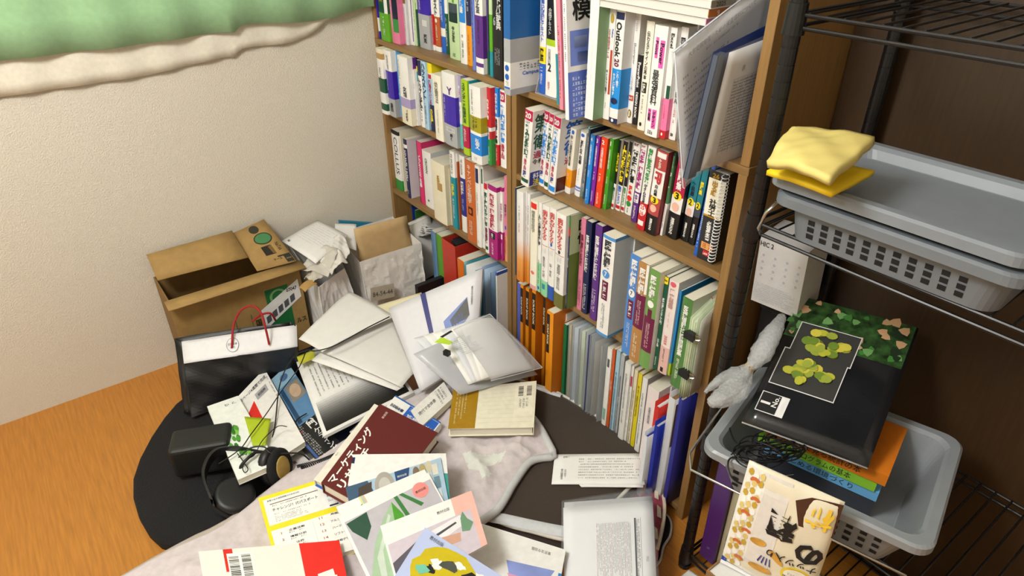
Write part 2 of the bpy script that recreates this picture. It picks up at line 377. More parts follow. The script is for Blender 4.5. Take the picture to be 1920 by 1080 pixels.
B('L1', 766, 83, 771, .23, 'thin white book with a grey spine line', 'white', ['~|.2|.8|grey|1|.4'])
B('L1', 771.5, 84, 777, .231, 'thin white book with a purple stripe', 'white', ['#|.3|.95|violet||.35|.7'])
B('L1', 777.5, 85, 782, .234, 'thin pale green book', 'pgreen', ['~|.3|.8|dgreen|1|.5'])
B('L1', 782.5, 86, 786.5, .22, 'thin dark green book with black lettering', 'pgreen:.5 dgreen:.5', ['~|.4|.95|black|1|.7'])
B('L1', 787, 88.5, 807, .225, 'thick purple textbook with a grey foot', 'purple:.55 grey:.45', ['~|.1|.5|white|1|.2|.25', '#|.62|.7|lgrey||.4|.6', '潮見|.8|.92|dark||.35|.6'], rough=.3)
B('L1', 808, 93, 815, .235, 'white book with a red foot and narrow print', 'white:.55 red:.38 white:.07', ['行政法|.1|.5|dark', '~|.6|.9|white|1|.4'])
B('L1', 815.5, 95, 826, .24, 'white study book with a rust red foot and bold black title', 'white:.58 rust:.36 white:.06', ['スピードテキスト|.02|.56|black||.6', 'o|.6|.65|white||.4', '~|.68|.9|white|1|.35'])
B('L1', 827, 97, 836, .24, 'blue and white book beside the red-footed pair', 'black:.2 white:.15 blue:.35 white:.1 blue:.2', ['~|.36|.64|white|1|.5'])
B('L1', 836.5, 101, 842, .232, 'narrow dark green book with white print', 'white:.5 dgreen:.5', ['~|.55|.9|white|1|.6'])
B('L1', 843, 108.5, 862, .245, 'thick pale green law book with a small photo label', 'pgreen', ['法|.05|.22|black||.6', '4|.24|.36|bgreen|h|.5', '#|.37|.58|slate||.8', '#|.47|.58|dgreen||.8', '中山信弘|.62|.8|black||.25', '~|.93|.97|dark|1|.4'])
B('L1', 863, 118, 875, .25, 'white book with a bright blue top block', 'white', ['#|.22|.55|bblue||.9', '商標法|.05|.2|black||.6', '概論|.25|.5|white||.5', '~|.68|.95|dark|1|.35'])
B('L1', 875.5, 122, 885, .24, 'navy book with an orange foot', 'navy:.55 amber:.45', ['~|.05|.5|lgrey|1|.5', '~|.65|.95|rust|1|.4'])
B('L1', 885.5, 131, 891.5, .258, 'thin periwinkle blue book', 'peri', ['~|.2|.9|navy|1|.5'])
B('L1', 892, 136, 906, .258, 'white book with a wide violet paper band', 'white:.42 violet:.42 white:.16', ['・不正競争防止法|.0|.4|dark||.5', '~|.46|.72|navy|1|.35', '#|.89|.93|violet||1'])
B('L1', 906.5, 137, 917, .25, 'dark green book with a violet side panel', 'dgreen', ['#|.0|.75|violet||.5|.7'])
B('L1', 918, 143, 923.5, .262, 'slim light green and teal book', 'pgreen:.4 bgreen:.35 teal:.25')
B('L1', 924.5, 147, 941.5, .27, 'tall black hardcover with small white print', 'black', ['コトバ辞典|.1|.6|lgrey||.45|.68', '~|.7|.86|grey|3|.6', '6|.42|.5|grey|h|.3|.25'], rough=.5)

# ---- corner bookcase, second row
B('L2', 715.5, 211, 726, 83, 'white book with dark green blocks against the wall side', 'cream:.08 tan:.1 white:.34 dgreen:.26 white:.2 dgreen:.13 white:.07', ['~|.28|.46|dark|1|.4'])
B('L2', 727, 214, 742, 86, 'white, purple and grey striped book', 'white:.3 purple:.42 grey:.28', ['~|.05|.28|dark|1|.3', '~|.33|.6|white|1|.2|.25', '島田|.78|.92|dark||.35|.6'], rough=.3)
B('L2', 743, 215, 751.5, 91, 'sky blue book with dark lettering', 'sky', ['日本の裁判官論|.06|.6|dnavy||.6', 'o|.62|.66|white||.6', '~|.7|.9|dnavy|1|.4'])
B('L2', 754, 229, 772, 98, 'white book with a cream foot and brushed black title', 'white:.6 lilac:.14 cream:.26', ['女|.42|.5|black||.5|.6', '組|.5|.58|black||.5|.6', '~|.06|.55|brown|1|.15|.12', '「ギ仕ギ|.77|.95|dark||.4|.6'])
B('L2', 772.5, 231, 783, 105, 'white book with a violet top block', 'violet:.16 white:.84', ['o|.12|.18|red||.5', 'あリハの法律|.2|.62|violet||.6', '~|.7|.95|dgrey|1|.4', 'o|.9|.94|bblue||.4'])
B('L2', 783.5, 233, 789, 107, 'black and yellow speckled slim book', 'black:.12 yellow:.08 teal:.14 lgrey:.66', ['~|.3|.95|black|2|.8'])
B('L2', 789.5, 237, 796, 112, 'white book with crowded black title', 'white', ['#|.0|.22|navy||1', 'トラブル解決|.26|.74|black||.8', '~|.78|.95|dark|1|.5'])
B('L2', 796.5, 241, 804.5, 114, 'light blue book with large dark title', 'lblue', ['ハラスメント|.03|.55|navy||.8', '~|.6|.92|navy|1|.5'])
B('L2', 805, 243, 815.5, 117, 'yellow-topped book with a navy foot', 'yellow:.14 white:.08 lblue:.38 navy:.4', ['#|.16|.22|red||.7', '職場のいじめ|.24|.6|crimson||.6', 'の法律|.66|.9|yellow||.6'])
B('L2', 816.5, 260, 831, 138, 'cream white book with thin spaced black title', 'ivory', ['労働法|.1|.42|dark||.4||.0', '~|.52|.9|grey|1|.25'])
B('L2', 834, 268, 857, 131, 'thick purple and white textbook with a grey foot', 'white:.3 purple:.4 grey:.3', ['Y|.18|.28|violet|h|.5|.6', '~|.34|.6|white|1|.12|.15', '#|.74|.8|lgrey||.7', '#|.75|.79|grey||.6', '働く|.82|.92|dark||.4|.6'], rough=.3)
B('L2', 857.5, 275, 868, 141, 'lilac, white and teal slim book', 'lilac:.35 white:.3 lteal:.35', ['働く人の|.06|.36|white||.6', 'o|.2|.26|crimson||.4', '~|.4|.6|dark|1|.4'])
B('L2', 868.5, 288, 879.5, 146, 'lime green book with a red block', 'lime:.6 crimson:.3 lime:.1', ['スタンダード所得税法|.04|.56|dgreen||.6', '~|.64|.86|white|1|.5'])
B('L2', 880, 291, 882.5, 150, 'very thin teal book', 'teal')
B('L2', 883, 301, 902.5, 153, 'white book wrapped in olive and bright blue bands', 'white:.38 olive:.2 white:.04 bblue:.26 white:.12', ['~|.05|.36|dark|1|.2|.3', '~|.4|.56|dark|2|.5', '弘文|.66|.8|white||.4|.7', '~|.9|.97|grey|1|.4'])
B('L2', 904, 302.5, 921, 156, 'red-topped exam book with a green foot', 'red:.5 white:.05 red:.1 green:.35', ['衛生管理者|.06|.48|white||.6|.4', '#|.5|.66|white||.6|.35', 'の合格知識|.5|.66|black||.5|.35', '~|.75|.95|white|1|.3'])
B('L2', 921.5, 305, 934.5, 160, 'blue and white exam book with a red foot', 'bblue:.36 white:.36 red:.28', ['衛生管理者|.04|.34|white||.75', '過去問題と解説|.38|.7|black||.7', 'o|.66|.71|green||.6', '~|.76|.95|white|1|.4'])
B('L2', 935, 306, 937.5, 164, 'pale green sliver of a book near the divider', 'pgreen')
B('L2', 938, 312, 950, 168, 'white exam book with blue letters and red seal beside the divider', 'white', ['#|.02|.14|crimson||.8', '20|.04|.12|white|h|.6', '第1種衛生管理者|.18|.66|bblue||.85||.04', '過去6回|.68|.88|crimson||.6'])

# ---- corner bookcase, third row
B('L3', 742, 351.5, 755, 242, 'white book with green foot and black angular letters', 'black:.06 white:.76 green:.18', ['COLLUS|.1|.72|black|r|.45|.6|.0'], rough=.5)
B('L3', 755.5, 357, 759.5, 246, 'thin cream booklet', 'cream')
B('L3', 764, 369, 770.5, 260, 'navy-spined book with a plain lavender white cover', 'navy:.08 white:.06 navy:.86', ['エクセルデータ分析|.18|.7|white||.7', '~|.86|.94|white|1|.5'], face='D8D4DE')
B('L3', 788, 379, 796.5, 264, 'crimson pink book with white lettering', 'D8306E', ['#|.0|1|maroon||.16|.08', 'ビジネスの教科書|.2|.72|white||.5|.55'], face='C22464')
B('L3', 797.5, 384.5, 813, 280, 'white textbook with green lettering', 'white', ['CROWN|.12|.38|dgreen|r|.4', 'o|.85|.89|dgrey||.2'], face='D2D8DA', d=.15)
B('L3', 814, 409, 838, 298, 'thick cream dictionary in a slipcase', 'cream', ['#|.32|.45|tan||.35|.62', '広辞|.2|.32|gold||.2|.55'], name='dictionary', rough=.7, face='D6CFB4', pages='cream', bulge=.003)
B('L3', 838.5, 417, 848, 316, 'beige book half hidden by the dictionary', 'D8CDB0', name='paperback_book')
B('L3', 849, 426, 857, 282, 'teal-footed white and orange book', 'white:.32 teal:.68', ['~|.03|.28|dark|1|.6', '統計学|.4|.56|yellow||.6', '~|.6|.92|white|1|.5'])
B('L3', 857.5, 427, 861, 288, 'thin orange-brown book', 'white:.1 rust:.9')
B('L3', 866, 432, 875, 290, 'white book with a navy label strip', 'white:.28 indigo:.5 white:.22', ['機械設計|.32|.5|white||.6', '~|.55|.74|lblue|1|.5', '~|.04|.24|dark|1|.5'])
B('L3', 876, 449, 893, 298, 'tall orange biology textbook', 'C4662C', ['キャンベル生物学|.04|.5|white||.45|.5|.0', '#|.55|.65|482010||.5', 'o|.57|.63|C4662C||.3', '~|.72|.9|ivory|2|.35'])
B('L3', 893.5, 460, 902, 309, 'white book with a small navy label', 'white', ['#|.03|.2|navy||.6', '~|.3|.6|dgrey|1|.3', '~|.92|.96|black|1|.3'])
B('L3', 902.5, 463, 909, 311, 'white book with a green label and wide white cover', 'white', ['#|.03|.2|dgreen||.6', '~|.35|.9|dark|1|.3'])
B('L3', 909.5, 472, 916, 342, 'white exam book with a red seal and green letters', 'white', ['#|.0|.08|red||.9', '第2種衛生管理者|.12|.6|dgreen||.8', '過去問題|.62|.86|wine||.7', '#|.9|.95|dgreen||.7'])
B('L3', 916.5, 479, 932, 345, 'white and magenta exam book', 'magenta:.06 white:.54 magenta:.4', ['衛生管理者試験|.1|.58|crimson||.6|.5', '#|.63|.72|black||.55', '合格|.64|.71|white||.4', '~|.76|.95|white|1|.3'])
B('L3', 933, 483, 943, 351, 'slimmer white and magenta exam book', 'magenta:.05 white:.55 magenta:.4', ['衛生管理者試験|.08|.58|magenta||.7', '#|.63|.7|white||.6', '~|.74|.92|white|1|.4'])
B('L3', 943.5, 487, 951, 330, 'pink book with an orange foot beside the divider', 'pink:.68 E0A070:.32', ['衛生管理|.22|.55|dark||.7', 'o|.56|.61|blue||.5', '~|.7|.95|crimson|1|.5'])

# ---- rack-side bookcase, second row
EX = dict(rough=.35)
EXB = ['#|.0|.13|crimson||.96', '20|.03|.1|white|h|.7', '~|.14|.17|dgrey|1|.8']
T1 = math.radians(9)
B('R2', 975, 345, 989, .205, 'leaning white exam book with green letters and navy cover band', 'white', EXB+['第2種衛生管理者|.18|.62|dgreen||.92||.06', '過去6回|.63|.78|crimson||.7', '問題|.79|.88|indigo||.7', '#|.9|.95|dgreen||.9'], tilt=.088,
  facetexts=['第|.04|.04|.34|.28|dgreen', '2|.42|.02|.7|.2|dgreen', '衛|.04|.3|.34|.5|dgreen', '生|.42|.26|.72|.46|dgreen', '過去|.04|.52|.44|.62|crimson', '令和6年|.04|.63|.5|.7|dark', '#|.02|.8|.98|.99|indigo', '科目別|.05|.82|.55|.9|white', '法改正|.05|.9|.6|.985|yellow'])
B('R2', 1008, 340, 1018, .203, 'leaning white exam book with blue letters', 'white', EXB+['第1種衛生管理者|.18|.62|bblue||.92||.06', '過去6回|.63|.77|crimson||.7', '問題|.78|.86|indigo||.7', '#|.9|.96|bblue||.9'], tilt=.088, yf=-.002)
B('R2', 1018.5, 345, 1026, .203, 'slimmer leaning white exam book with green letters', 'white', EXB+['第2種衛生管理者|.18|.62|dgreen||.92||.06', '過去6回|.63|.8|crimson||.7', '#|.9|.96|dgreen||.9'], tilt=.088, yf=-.006)
B('R2', 1026.5, 355, 1038, .203, 'leaning white exam book with blue letters and red cover band', 'white', EXB+['第1種衛生管理者|.18|.62|bblue||.92||.06', '過去6回|.63|.77|crimson||.7', '問題|.78|.86|indigo||.7', '#|.9|.97|bblue||.95'], tilt=.088, yf=-.012,
  facetexts=['第|.1|.06|.5|.28|blue', '衛|.1|.3|.5|.5|blue', '過|.1|.52|.4|.62|crimson', '#|.02|.78|.98|.97|maroon', '直前|.1|.8|.6|.86|yellow', '過去問|.1|.87|.8|.95|white'])
B('R2', 1050, 357, 1067, 237, 'white paperback with an orange paper band', 'E4E0D2:.62 amber:.28 white:.1', ['o|.02|.08|blue||.4|.6', '新しい高校数の教科書|.1|.56|black||.4|.5|.01', '~|.68|.82|white|1|.2'], tilt=.08)
B('R2', 1069, 359, 1075, 241, 'slim white paperback with black title and blue disc', 'white', ['o|.02|.08|blue||.7', 'ファイナンス|.12|.6|dark||.6', '~|.66|.8|grey|1|.4', '#|.86|.89|lilac||1'], tilt=.08)
B('R2', 1075.5, 366, 1085, 244, 'white paperback with black title and blue stripes', 'white', ['o|.02|.07|blue||.6', '基礎の教科書|.1|.5|dark||.5', '~|.55|.75|grey|1|.3', '#|.84|.87|peri||1', '#|.89|.91|peri||1'], tilt=.08)
B('R2', 1085.5, 367, 1090.5, 236, 'slim teal and navy paperback', 'lteal:.45 navy:.35 white:.05 lteal:.15', ['~|.08|.4|dnavy|1|.5', '~|.5|.75|white|1|.5'], tilt=.055)
B('R2', 1091, 372, 1094, 240, 'thin dark grey book', 'slate', ['~|.1|.9|white|1|.5'], tilt=.055)
NUMB = '衛生管理試験'
for k, (a, v, b, tp, c, nm, n) in enumerate(((1094.5, 380, 1101.5, 250, 'bblue', 'bright blue', '4'), (1102, 382, 1111, 253, '7A1FA0', 'purple', '3'), (1111.5, 386, 1123.5, 255, 'E8431A', 'red-orange', '2'), (1124, 389, 1134.5, 258, '3E9A22', 'green', '1'))):
    B('R2', a, v, b, tp, '%s study book from the numbered colourful set' % nm, c, [n+'|.03|.09|white|h|.4', '合格講座の要点整理|.13|.42|white||.42||.005', '~|.5|.62|white|1|.4', '~|.78|.95|white|1|.4'], **EX, tilt=.055)
YEL = lambda kan, c: ['#|.0|.62|black||.98', kan+'衛生管理者|.01|.61|yellow||.9||.05', '集中レッスン|.63|.9|'+c+'||.75||.04', '#|.92|.97|red||.9']
B('R2', 1137, 387.5, 1149, 260, 'yellow-lettered lesson book with dark green lower title', 'white', YEL('2種', 'dgreen'), **EX, tilt=.055)
B('R2', 1150.5, 392, 1160.5, 262, 'yellow-lettered lesson book with blue lower title', 'white', YEL('1種', 'blue'), **EX, tilt=.055)
B('R2', 1161, 396, 1168.5, 263, 'slim yellow-lettered lesson book with green lower title', 'white', YEL('2種', 'green'), **EX, tilt=.055)
B('R2', 1169, 400, 1181, 264, 'white exam book with bold black title and round badges', 'white', ['第1種|.0|.05|wine|h|.7', '衛生管理者|.07|.56|black||.75||.05', '問題集|.58|.7|bred||.6', 'o|.72|.8|bred||.7', 'o|.8|.88|green||.7', '~|.9|.97|black|1|.3'], tilt=.055)
B('R2', 1181.5, 414, 1191, 267, 'white exam book with magenta title and purple foot', 'white:.6 violet:.4', ['第1種|.0|.05|crimson|h|.6', '衛生管理者試験|.06|.56|magenta||.8||.04', '#|.62|.74|white||.8', '合格|.63|.73|violet||.6', '~|.78|.96|white|1|.5'], **EX, tilt=.055)
B('R2', 1191.5, 428, 1205, 271, 'white exam book with green title and red foot', 'white:.66 red:.34', ['労働安全衛生法|.02|.42|green||.6||.04', 'がよくわかる本|.43|.66|black||.45||.03', 'o|.68|.82|white||.9', '25|.69|.74|bred|h|.5', '26|.76|.81|bred|h|.5', '#|.88|.94|white||.7'], **EX, tilt=.055)
CAT = lambda c, t1: ['#|.02|.08|paper||.8', t1+'|.09|.2|ivory||.5', 'FP|.24|.38|B8323A|r|.6||.05', 'の教科書|.39|.52|black||.5', 'o|.53|.62|yellow||.75', '3|.54|.61|black|h|.35', 'o|.63|.72|peach||.6', '滝澤ななみ|.8|.95|white||.35||.02']
B('R2', 1205.5, 434, 1226, 278, 'thick red and white exam textbook with yellow badge and black foot', 'B04848:.22 white:.32 B04848:.22 black:.24', CAT('B04848', 'みんなが'), face='8F3036', **EX, tilt=.055)
B('R2', 1226.5, 436, 1240.5, 283, 'green and white exam book with number three', 'dgreen:.15 3E7A4E:.45 white:.4', ['3|.2|.3|white|h|.6', 'FP|.32|.48|white|h|.6', '~|.04|.18|pgreen|1|.5', '~|.62|.95|dgrey|1|.4'], **EX, tilt=.055)
B('R2', 1241.5, 440, 1265, 287, 'thick crimson exam textbook half hidden by the clear folder', 'crimson:.48 white:.2 black:.32', ['o|.42|.52|yellow||.75', '3|.43|.51|black|h|.35', 'o|.55|.66|peach||.6', '滝澤ななみ|.74|.95|white||.35||.02', '問題集|.15|.4|white||.5'], face='black', **EX, tilt=.055)
B('R2', 1267, 446, 1287.5, 292, 'thick teal exam textbook with yellow badge', '1E7C8C:.5 white:.18 black:.32', ['教科書|.25|.46|dnavy||.45', 'o|.46|.56|yellow||.75', '2|.47|.55|black|h|.35', 'o|.58|.68|peach||.6', '滝澤ななみ|.76|.95|white||.3||.02'], face='black', **EX, tilt=.055)
B('R2', 1288, 456, 1299, 296, 'slimmer teal exam book with yellow badge', '1E7C8C:.54 slate:.12 black:.34', ['問題集|.2|.44|yellow||.6', 'o|.48|.57|yellow||.8', '2|.49|.56|black|h|.4', '滝澤ななみ|.72|.94|white||.4||.02'], **EX, tilt=.055)
B('R2', 1299.5, 478, 1305.5, 303, 'thin bright blue booklet beside the spiral book', 'blue', ['~|.3|.9|white|1|.5'], **EX, tilt=.055)
sb = B('R2', 1306, 482, 1336, 318, 'thick dark grey and ivory textbook with white coil along its edge', 'dark:.08 ivory:.4 gold:.02 dark:.5', ['26|.02|.07|gold|h|.4|.4', '出る順|.1|.26|gold||.42|.4||.0', '社労士|.29|.48|black||.42|.45|.02', '必修基本書|.54|.76|white||.34|.45|.03', '#|.79|.87|E0A060||.7', '~|.8|.86|rust|2|.6', '#|.88|.94|red||.36', 'LAW|.9|.93|white|h|.28'], face='4A4136', bulge=0.0, th=.042, name='coil_bound_book', d=.14)
n = 26; th_ = .042
hh = min(z_at(318, x_at(1306, 0, ZB_), 0)-ZB_, .21)
for k in range(n):
    z = .012+(hh-.024)*k/(n-1); g = G()
    g.tube([(th_-.002+.0075*math.cos(a), -.003+.0075*math.sin(a), z+.002*math.sin(a)) for a in [2*math.pi*j/12 for j in range(12)]], .0011, 5, closed=True)
    g.out('coil_ring', mat('E6E8EA', .25, 0), sb, True, world=False)

# ---- rack-side bookcase, third row
OR = gradient([(0.0, 'D07A1A'), (.28, 'E09A4A'), (.55, 'E6E2E0'), (1.0, 'E9E9EA')], 2, 4.0)
B('R3', 965, 515, 967, 352, 'thin dark navy book against the divider', 'slate')
B('R3', 967.5, 523, 979, 356, 'white and orange faded test book nearest the divider', 'white', ['~|.15|.32|black|1|.25', '~|.34|.44|rust|1|.25', '~|.88|.95|rust|1|.2'])
B('R3', 979.5, 525, 984, 359, 'slim white and orange faded test book', 'white', ['~|.15|.32|black|1|.5', '~|.34|.5|rust|1|.5'])
B('R3', 984.5, 528, 991.5, 363, 'white and orange faded test book with long black title', 'white', ['~|.12|.4|black|1|.4', '~|.42|.6|dgrey|1|.25'])
for o in list(bpy.data.objects):
    if o.parent and o.name.startswith('cover') and 'faded test' in o.parent.get('label', ''): o.data.materials[0] = OR
B('R3', 992, 538, 1004, 374, 'white medical book with a red top label', 'ivory', ['#|.02|.08|bred||.8', '標準救急医学|.1|.34|dgrey||.5||.0', 'o|.78|.82|E06A5A||.5', '#|.95|1|E0A0A0||.9'])
B('R3', 1004.5, 544, 1012, 379, 'white anatomy book with bold black title and mint foot', 'white:.66 mint:.34', ['人体の解剖生理学|.04|.54|black||.8||.03', '~|.62|.9|dgreen|1|.4', 'o|.93|.97|blue||.6'])
ILL = lambda k, sub: ['病気がみえる|.04|.36|C8403A||.75||.02', '#|.42|.425|red||.9', '~|.44|.5|lgrey|2|.6', sub+'|.52|.8|dgrey||.35||.0']
B('R3', 1012.5, 551, 1024, 383, 'white illustrated medical book with mint green foot', 'white:.82 mint:.18', ILL(1, '糖尿病・代謝')+['#|.86|.92|teal||.45'])
B('R3', 1024.5, 558, 1036, 388, 'white illustrated medical book with blue foot', 'white:.84 2456B0:.16', ILL(7, '脳・神経')+['o|.36|.4|blue||.3'])
B('R3', 1036.5, 571, 1053, 397, 'white illustrated medical book with olive foot', 'white:.84 6A6A2C:.16', ILL(11, '運動器・整形外科')+['o|.37|.41|dark||.22'])
B('R3', 1055, 576, 1062, 405, 'navy-spined hospital systems book with a green cover', 'navy', ['#|.0|.12|green||.9', '#|.12|.2|bred||.9', '医療システム入門|.22|.74|white||.7||.03', '~|.8|.96|white|1|.5'], face='6C8A3C', facetexts=['#|.0|.0|1|.4|pgreen', '医療|.1|.06|.6|.18|black', '情報|.1|.2|.6|.32|black'])
QB = ['医療情報技師試験|.06|.6|white||.6||.02', '~|.66|.95|white|2|.6']
B('R3', 1080, 580, 1088, 408, 'pink exam question book', 'D87E9C', ['医療情報技師試験|.06|.6|maroon||.6||.02', '~|.66|.95|maroon|2|.6'], yf=0)
B('R3', 1088.5, 586, 1098, 414, 'dark navy exam question book', 'navy', QB, yf=-.002)
B('R3', 1104, 590, 1115.5, 420, 'violet exam question book', '5C2E84', QB, yf=-.004)
MED = lambda lab, bg: ['医療情報|.04|.3|'+lab+'||.6||.03', 'o|.32|.4|'+('4A90D8' if bg == 'white' else 'white')+'||.6', '7|.335|.385|'+('white' if bg == 'white' else 'dark')+'|h|.2', '#|.43|.62|wine||.5', '医学医療|.45|.6|white||.28', '~|.66|.92|'+('dgrey' if bg == 'white' else 'white')+'|2|.3']
B('R3', 1116.5, 622, 1137, 438, 'thick white medical textbook with light blue edges standing proud', 'white', MED('dark', 'white')+['#|.0|.03|4F94D4||1', '#|.97|1|4F94D4||1'], face='C9D2DC', facetexts=['#|.0|.97|1|1|4F94D4', '#|.0|.0|1|.03|4F94D4', '~|.55|.62|.9|.66|navy|2'])
B('R3', 1157, 610, 1163, 446, 'white medical textbook pushed back with maroon label', 'white', ['医療情報|.03|.3|dark||.7||.03', 'o|.33|.4|brown||.6', '#|.44|.62|wine||.7'], yf=.03)
B('R3', 1163.5, 658, 1177, 475, 'blue medical textbook with white round badge', '4A84CE', MED('white', 'b'), face='white', th=.032)
B('R3', 1177.5, 672, 1194, 489, 'brown medical textbook with maroon paper band', 'B08048:.3 wine:.34 B08048:.36', ['#|.0|.28|white||.2|.9', '医療情報|.05|.3|white||.6||.03', '~|.36|.6|lpink|2|.4', '~|.7|.95|ivory|2|.4'], face='white', th=.031)
B('R3', 1194.5, 682, 1216, 503, 'green medical textbook with maroon paper band', '6E9A50:.46 wine:.36 6E9A50:.18', ['医療情報|.05|.27|white||.6||.03', 'o|.29|.36|white||.6', '#|.38|.46|wine||.4', '~|.52|.78|lpink|2|.4'], face='white', th=.034)
B('R3', 1217, 686, 1230, 518, 'dark green medical systems book with yellow label', '12553A', ['#|.0|.07|yellow||.95', '第4版|.01|.06|black|h|.8', '医療情報システム入門|.1|.6|white||.6||.03', '~|.66|.74|white|2|.5', 'シート編|.62|.76|white||.5', '~|.85|.95|white|1|.4'])
B('R3', 1230.5, 694, 1247, 523, 'white and pink medical textbook', 'E8DEDA:.7 DDB4AC:.3', ['o|.01|.06|D85A6A||.6', '医療秘書|.08|.28|B89088||.5', '~|.32|.5|D0A8A0|1|.2', '2025|.56|.68|D8706A|r|.3', '~|.72|.9|dgrey|1|.25', '#|.93|.98|black||.3'], face='DCDDE0')
B('R3', 1250, 702, 1254.5, 545, 'thin bright blue and lime book', '1E86C8:.85 lime:.15')
B('R3', 1255, 720, 1272, 556, 'green medical textbook with patterned pale cover', '4E7C3E', ['医療情報技師問題集|.06|.64|white||.5||.02', '~|.66|.95|white|1|.4'], face='C9CCC4', facetexts=['#|.0|.78|1|1|6F8A5C', '#|.2|.12|.62|.3|C0C3BC', '医|.24|.13|.56|.29|black', '~|.2|.34|.9|.44|dark|3', '~|.24|.5|.8|.56|dark|2'])
B('R3', 1276, 700, 1279, 558, 'crimson-spined textbook set back with a pale cover', 'C8305A', ['医療情報技師|.06|.5|white||.5'], face='C6C6BE', facetexts=['医|.24|.1|.56|.28|black', '~|.2|.34|.9|.44|dark|3'], yf=.02)
# ---- rack-side bookcase, top row
B('R1', 945.5, 176, 957, .30, 'blue and clear ring file hanging over the shelf edge', '1B62A8:.56 grey:.18 white:.21 grey:.05', ['o|.76|.81|blue||.62', 'o|.83|.88|blue||.62', '~|.89|.93|dgrey|2|.5', '#|.935|.95|blue||.9'],
  facetexts=['Campus|.12|.82|.42|.86|blue', '~|.12|.75|.8|.81|dgrey|3', '#|.72|.8|.95|.92|blue', '#|.45|.8|.46|.93|grey'], name='ring_file', cat='file', d=.23, bulge=0, gap=1)
stand = thing('file_stand', 'grey translucent plastic file stand under two study books', 'file stand', (-.57, .05, ZA))
x0s, x1s = x_at(1002, .0, ZA), x_at(1046, .0, ZA)
x0s = max(x0s, LASTX['R1']+.002)
PL = mat('B9BEC6', .3, .0, alpha=.6)
g = G(); g.hexa([(x0s, .002, ZA+.001), (x0s+.0025, .002, ZA+.001), (x0s+.0025, .24, ZA+.001), (x0s, .24, ZA+.001)], [(x0s, .06, ZA+.2), (x0s+.0025, .06, ZA+.2), (x0s+.0025, .24, ZA+.22), (x0s, .24, ZA+.22)]); g.out('side_plate', PL, stand)
box('base_plate', x0s, x1s, .002, .24, ZA+.0003, ZA+.0028, PL, stand); box('back_plate', x0s+.003, x1s, .2405, .2425, ZA+.003, ZA+.2, PL, stand)
LASTX['R1'] = x0s+.003
ROWZ['R1'] = ZA+.003
B('R1', 1009, 173, 1020, .245, 'white, yellow and blue study book in the grey file stand', 'white:.55 yellow:.16 blue:.29', ['日商簿記試験テキスト|.03|.5|blue||.6||.01', '徹底|.56|.69|black||.6', '~|.74|.95|white|1|.5'])
B('R1', 1021, 178, 1041.5, .245, 'black and white bookkeeping book with green band in the file stand', 'black:.46 lime:.06 white:.48', ['合格テキスト|.18|.42|white||.35|.35|.0', '日商簿記|.55|.68|dgrey||.35|.35|.0', '2|.68|.76|black|h|.3|.4', '~|.86|.94|red|1|.25|.35'], face='F0F0EE', facetexts=['#|.0|.0|1|.4|black', '#|.0|.4|1|.75|bgreen'])
ROWZ['R1'] = ZA
B('R1', 1044, 196, 1048, .255, 'thin teal-footed pale booklet', 'white:.55 teal:.45', yf=-.02, tilt=-.1)
B('R1', 1048.5, 203, 1055, .26, 'thin pink booklet behind the blue magazine', 'E48AA0', ['~|.3|.9|maroon|1|.4'], yf=-.04, tilt=-.1)
B('R1', 1060.5, 224, 1067, .297, 'leaning white mock-exam magazine with large blue cover panel', 'F0F0F2', ['~|.2|.6|dark|1|.4'], yf=-.078, d=.2, tilt=-.1, face='F0F0F2', bulge=0,
  facetexts=['模擬|.08|.16|.62|.32|black', '#|.04|.38|.6|.62|6E86D8', '#|.1|.42|.28|.5|A9B8EA', '#|.34|.4|.55|.56|8FA2E2', '#|.14|.53|.3|.6|A9B8EA', '#|.0|.66|1|1|5C76D2', '~|.06|.69|.6|.99|E9EEFF|8'])
LASTX['R1'] = x_at(1086, .02, ZA)
B('R1', 1089, None, 1095, .27, 'pink and white booklet beside the green magazine', 'E8A0B4:.6 white:.4', ['~|.1|.9|dark|1|.5'], yf=.0)
B('R1', 1096, 221, 1111, .28, 'thick white-spined workbook with a sage green cover', 'EEF0EA', ['~|.4|.7|lgrey|1|.1'], face='86A97E', bulge=0, facetexts=['3|.35|.36|.62|.52|white', '#|.3|.7|.98|.82|5E8B5A', 'テスト|.4|.73|.9|.79|white', '演|.5|.1|.9|.28|dark'])
B('R1', 1126, 221, 1139.5, .232, 'white programming book with red and black title', 'white', ['o|.05|.13|B8A040||.5|.6', 'スマホ向けゲーム|.12|.5|B03020||.36|.3', 'Webアプリ開発|.5|.8|black||.36|.3', '#|.36|.76|B8402A||.26|.78', 'Python|.13|.3|blue|r|.25|.75', '~|.84|.9|dgrey|1|.2|.4'])
B('R1', 1140, 229, 1155, .232, 'white software manual with tall black title and bright blue band', 'white:.5 1E8FE0:.36 white:.09 navy:.05', ['#|.02|.08|navy||.9', 'Outlook|.1|.4|black|r|.6|.5|.03', '20|.41|.48|wine|r|.55', 'やさしい本です|.54|.74|white||.35|.35', 'これ1冊で|.52|.66|white||.25|.75', 'o|.76|.82|navy||.8', 'o|.955|.985|white||.3'],
  face='ECECEC', facetexts=['C|.05|.2|.6|.36|black', '#|.0|.5|1|.86|1E8FE0', 'これ|.08|.52|.6|.6|white', 'や|.08|.62|.4|.7|white', '#|.3|.74|.9|.8|crimson'])
B('R1', 1167, 227, 1183, .232, 'white design manual with slender grey black title', 'EDECEA', ['Illustrator|.22|.52|dgrey|r|.4|.5|.0', '~|.02|.2|grey|2|.4', 'しっかり入門|.54|.72|dgrey||.3||.0', '#|.74|.79|C84A2A||.85', '第3版|.75|.78|white|h|.7', 'o|.87|.95|8A7420||.7', '1|.885|.935|white|h|.2'])
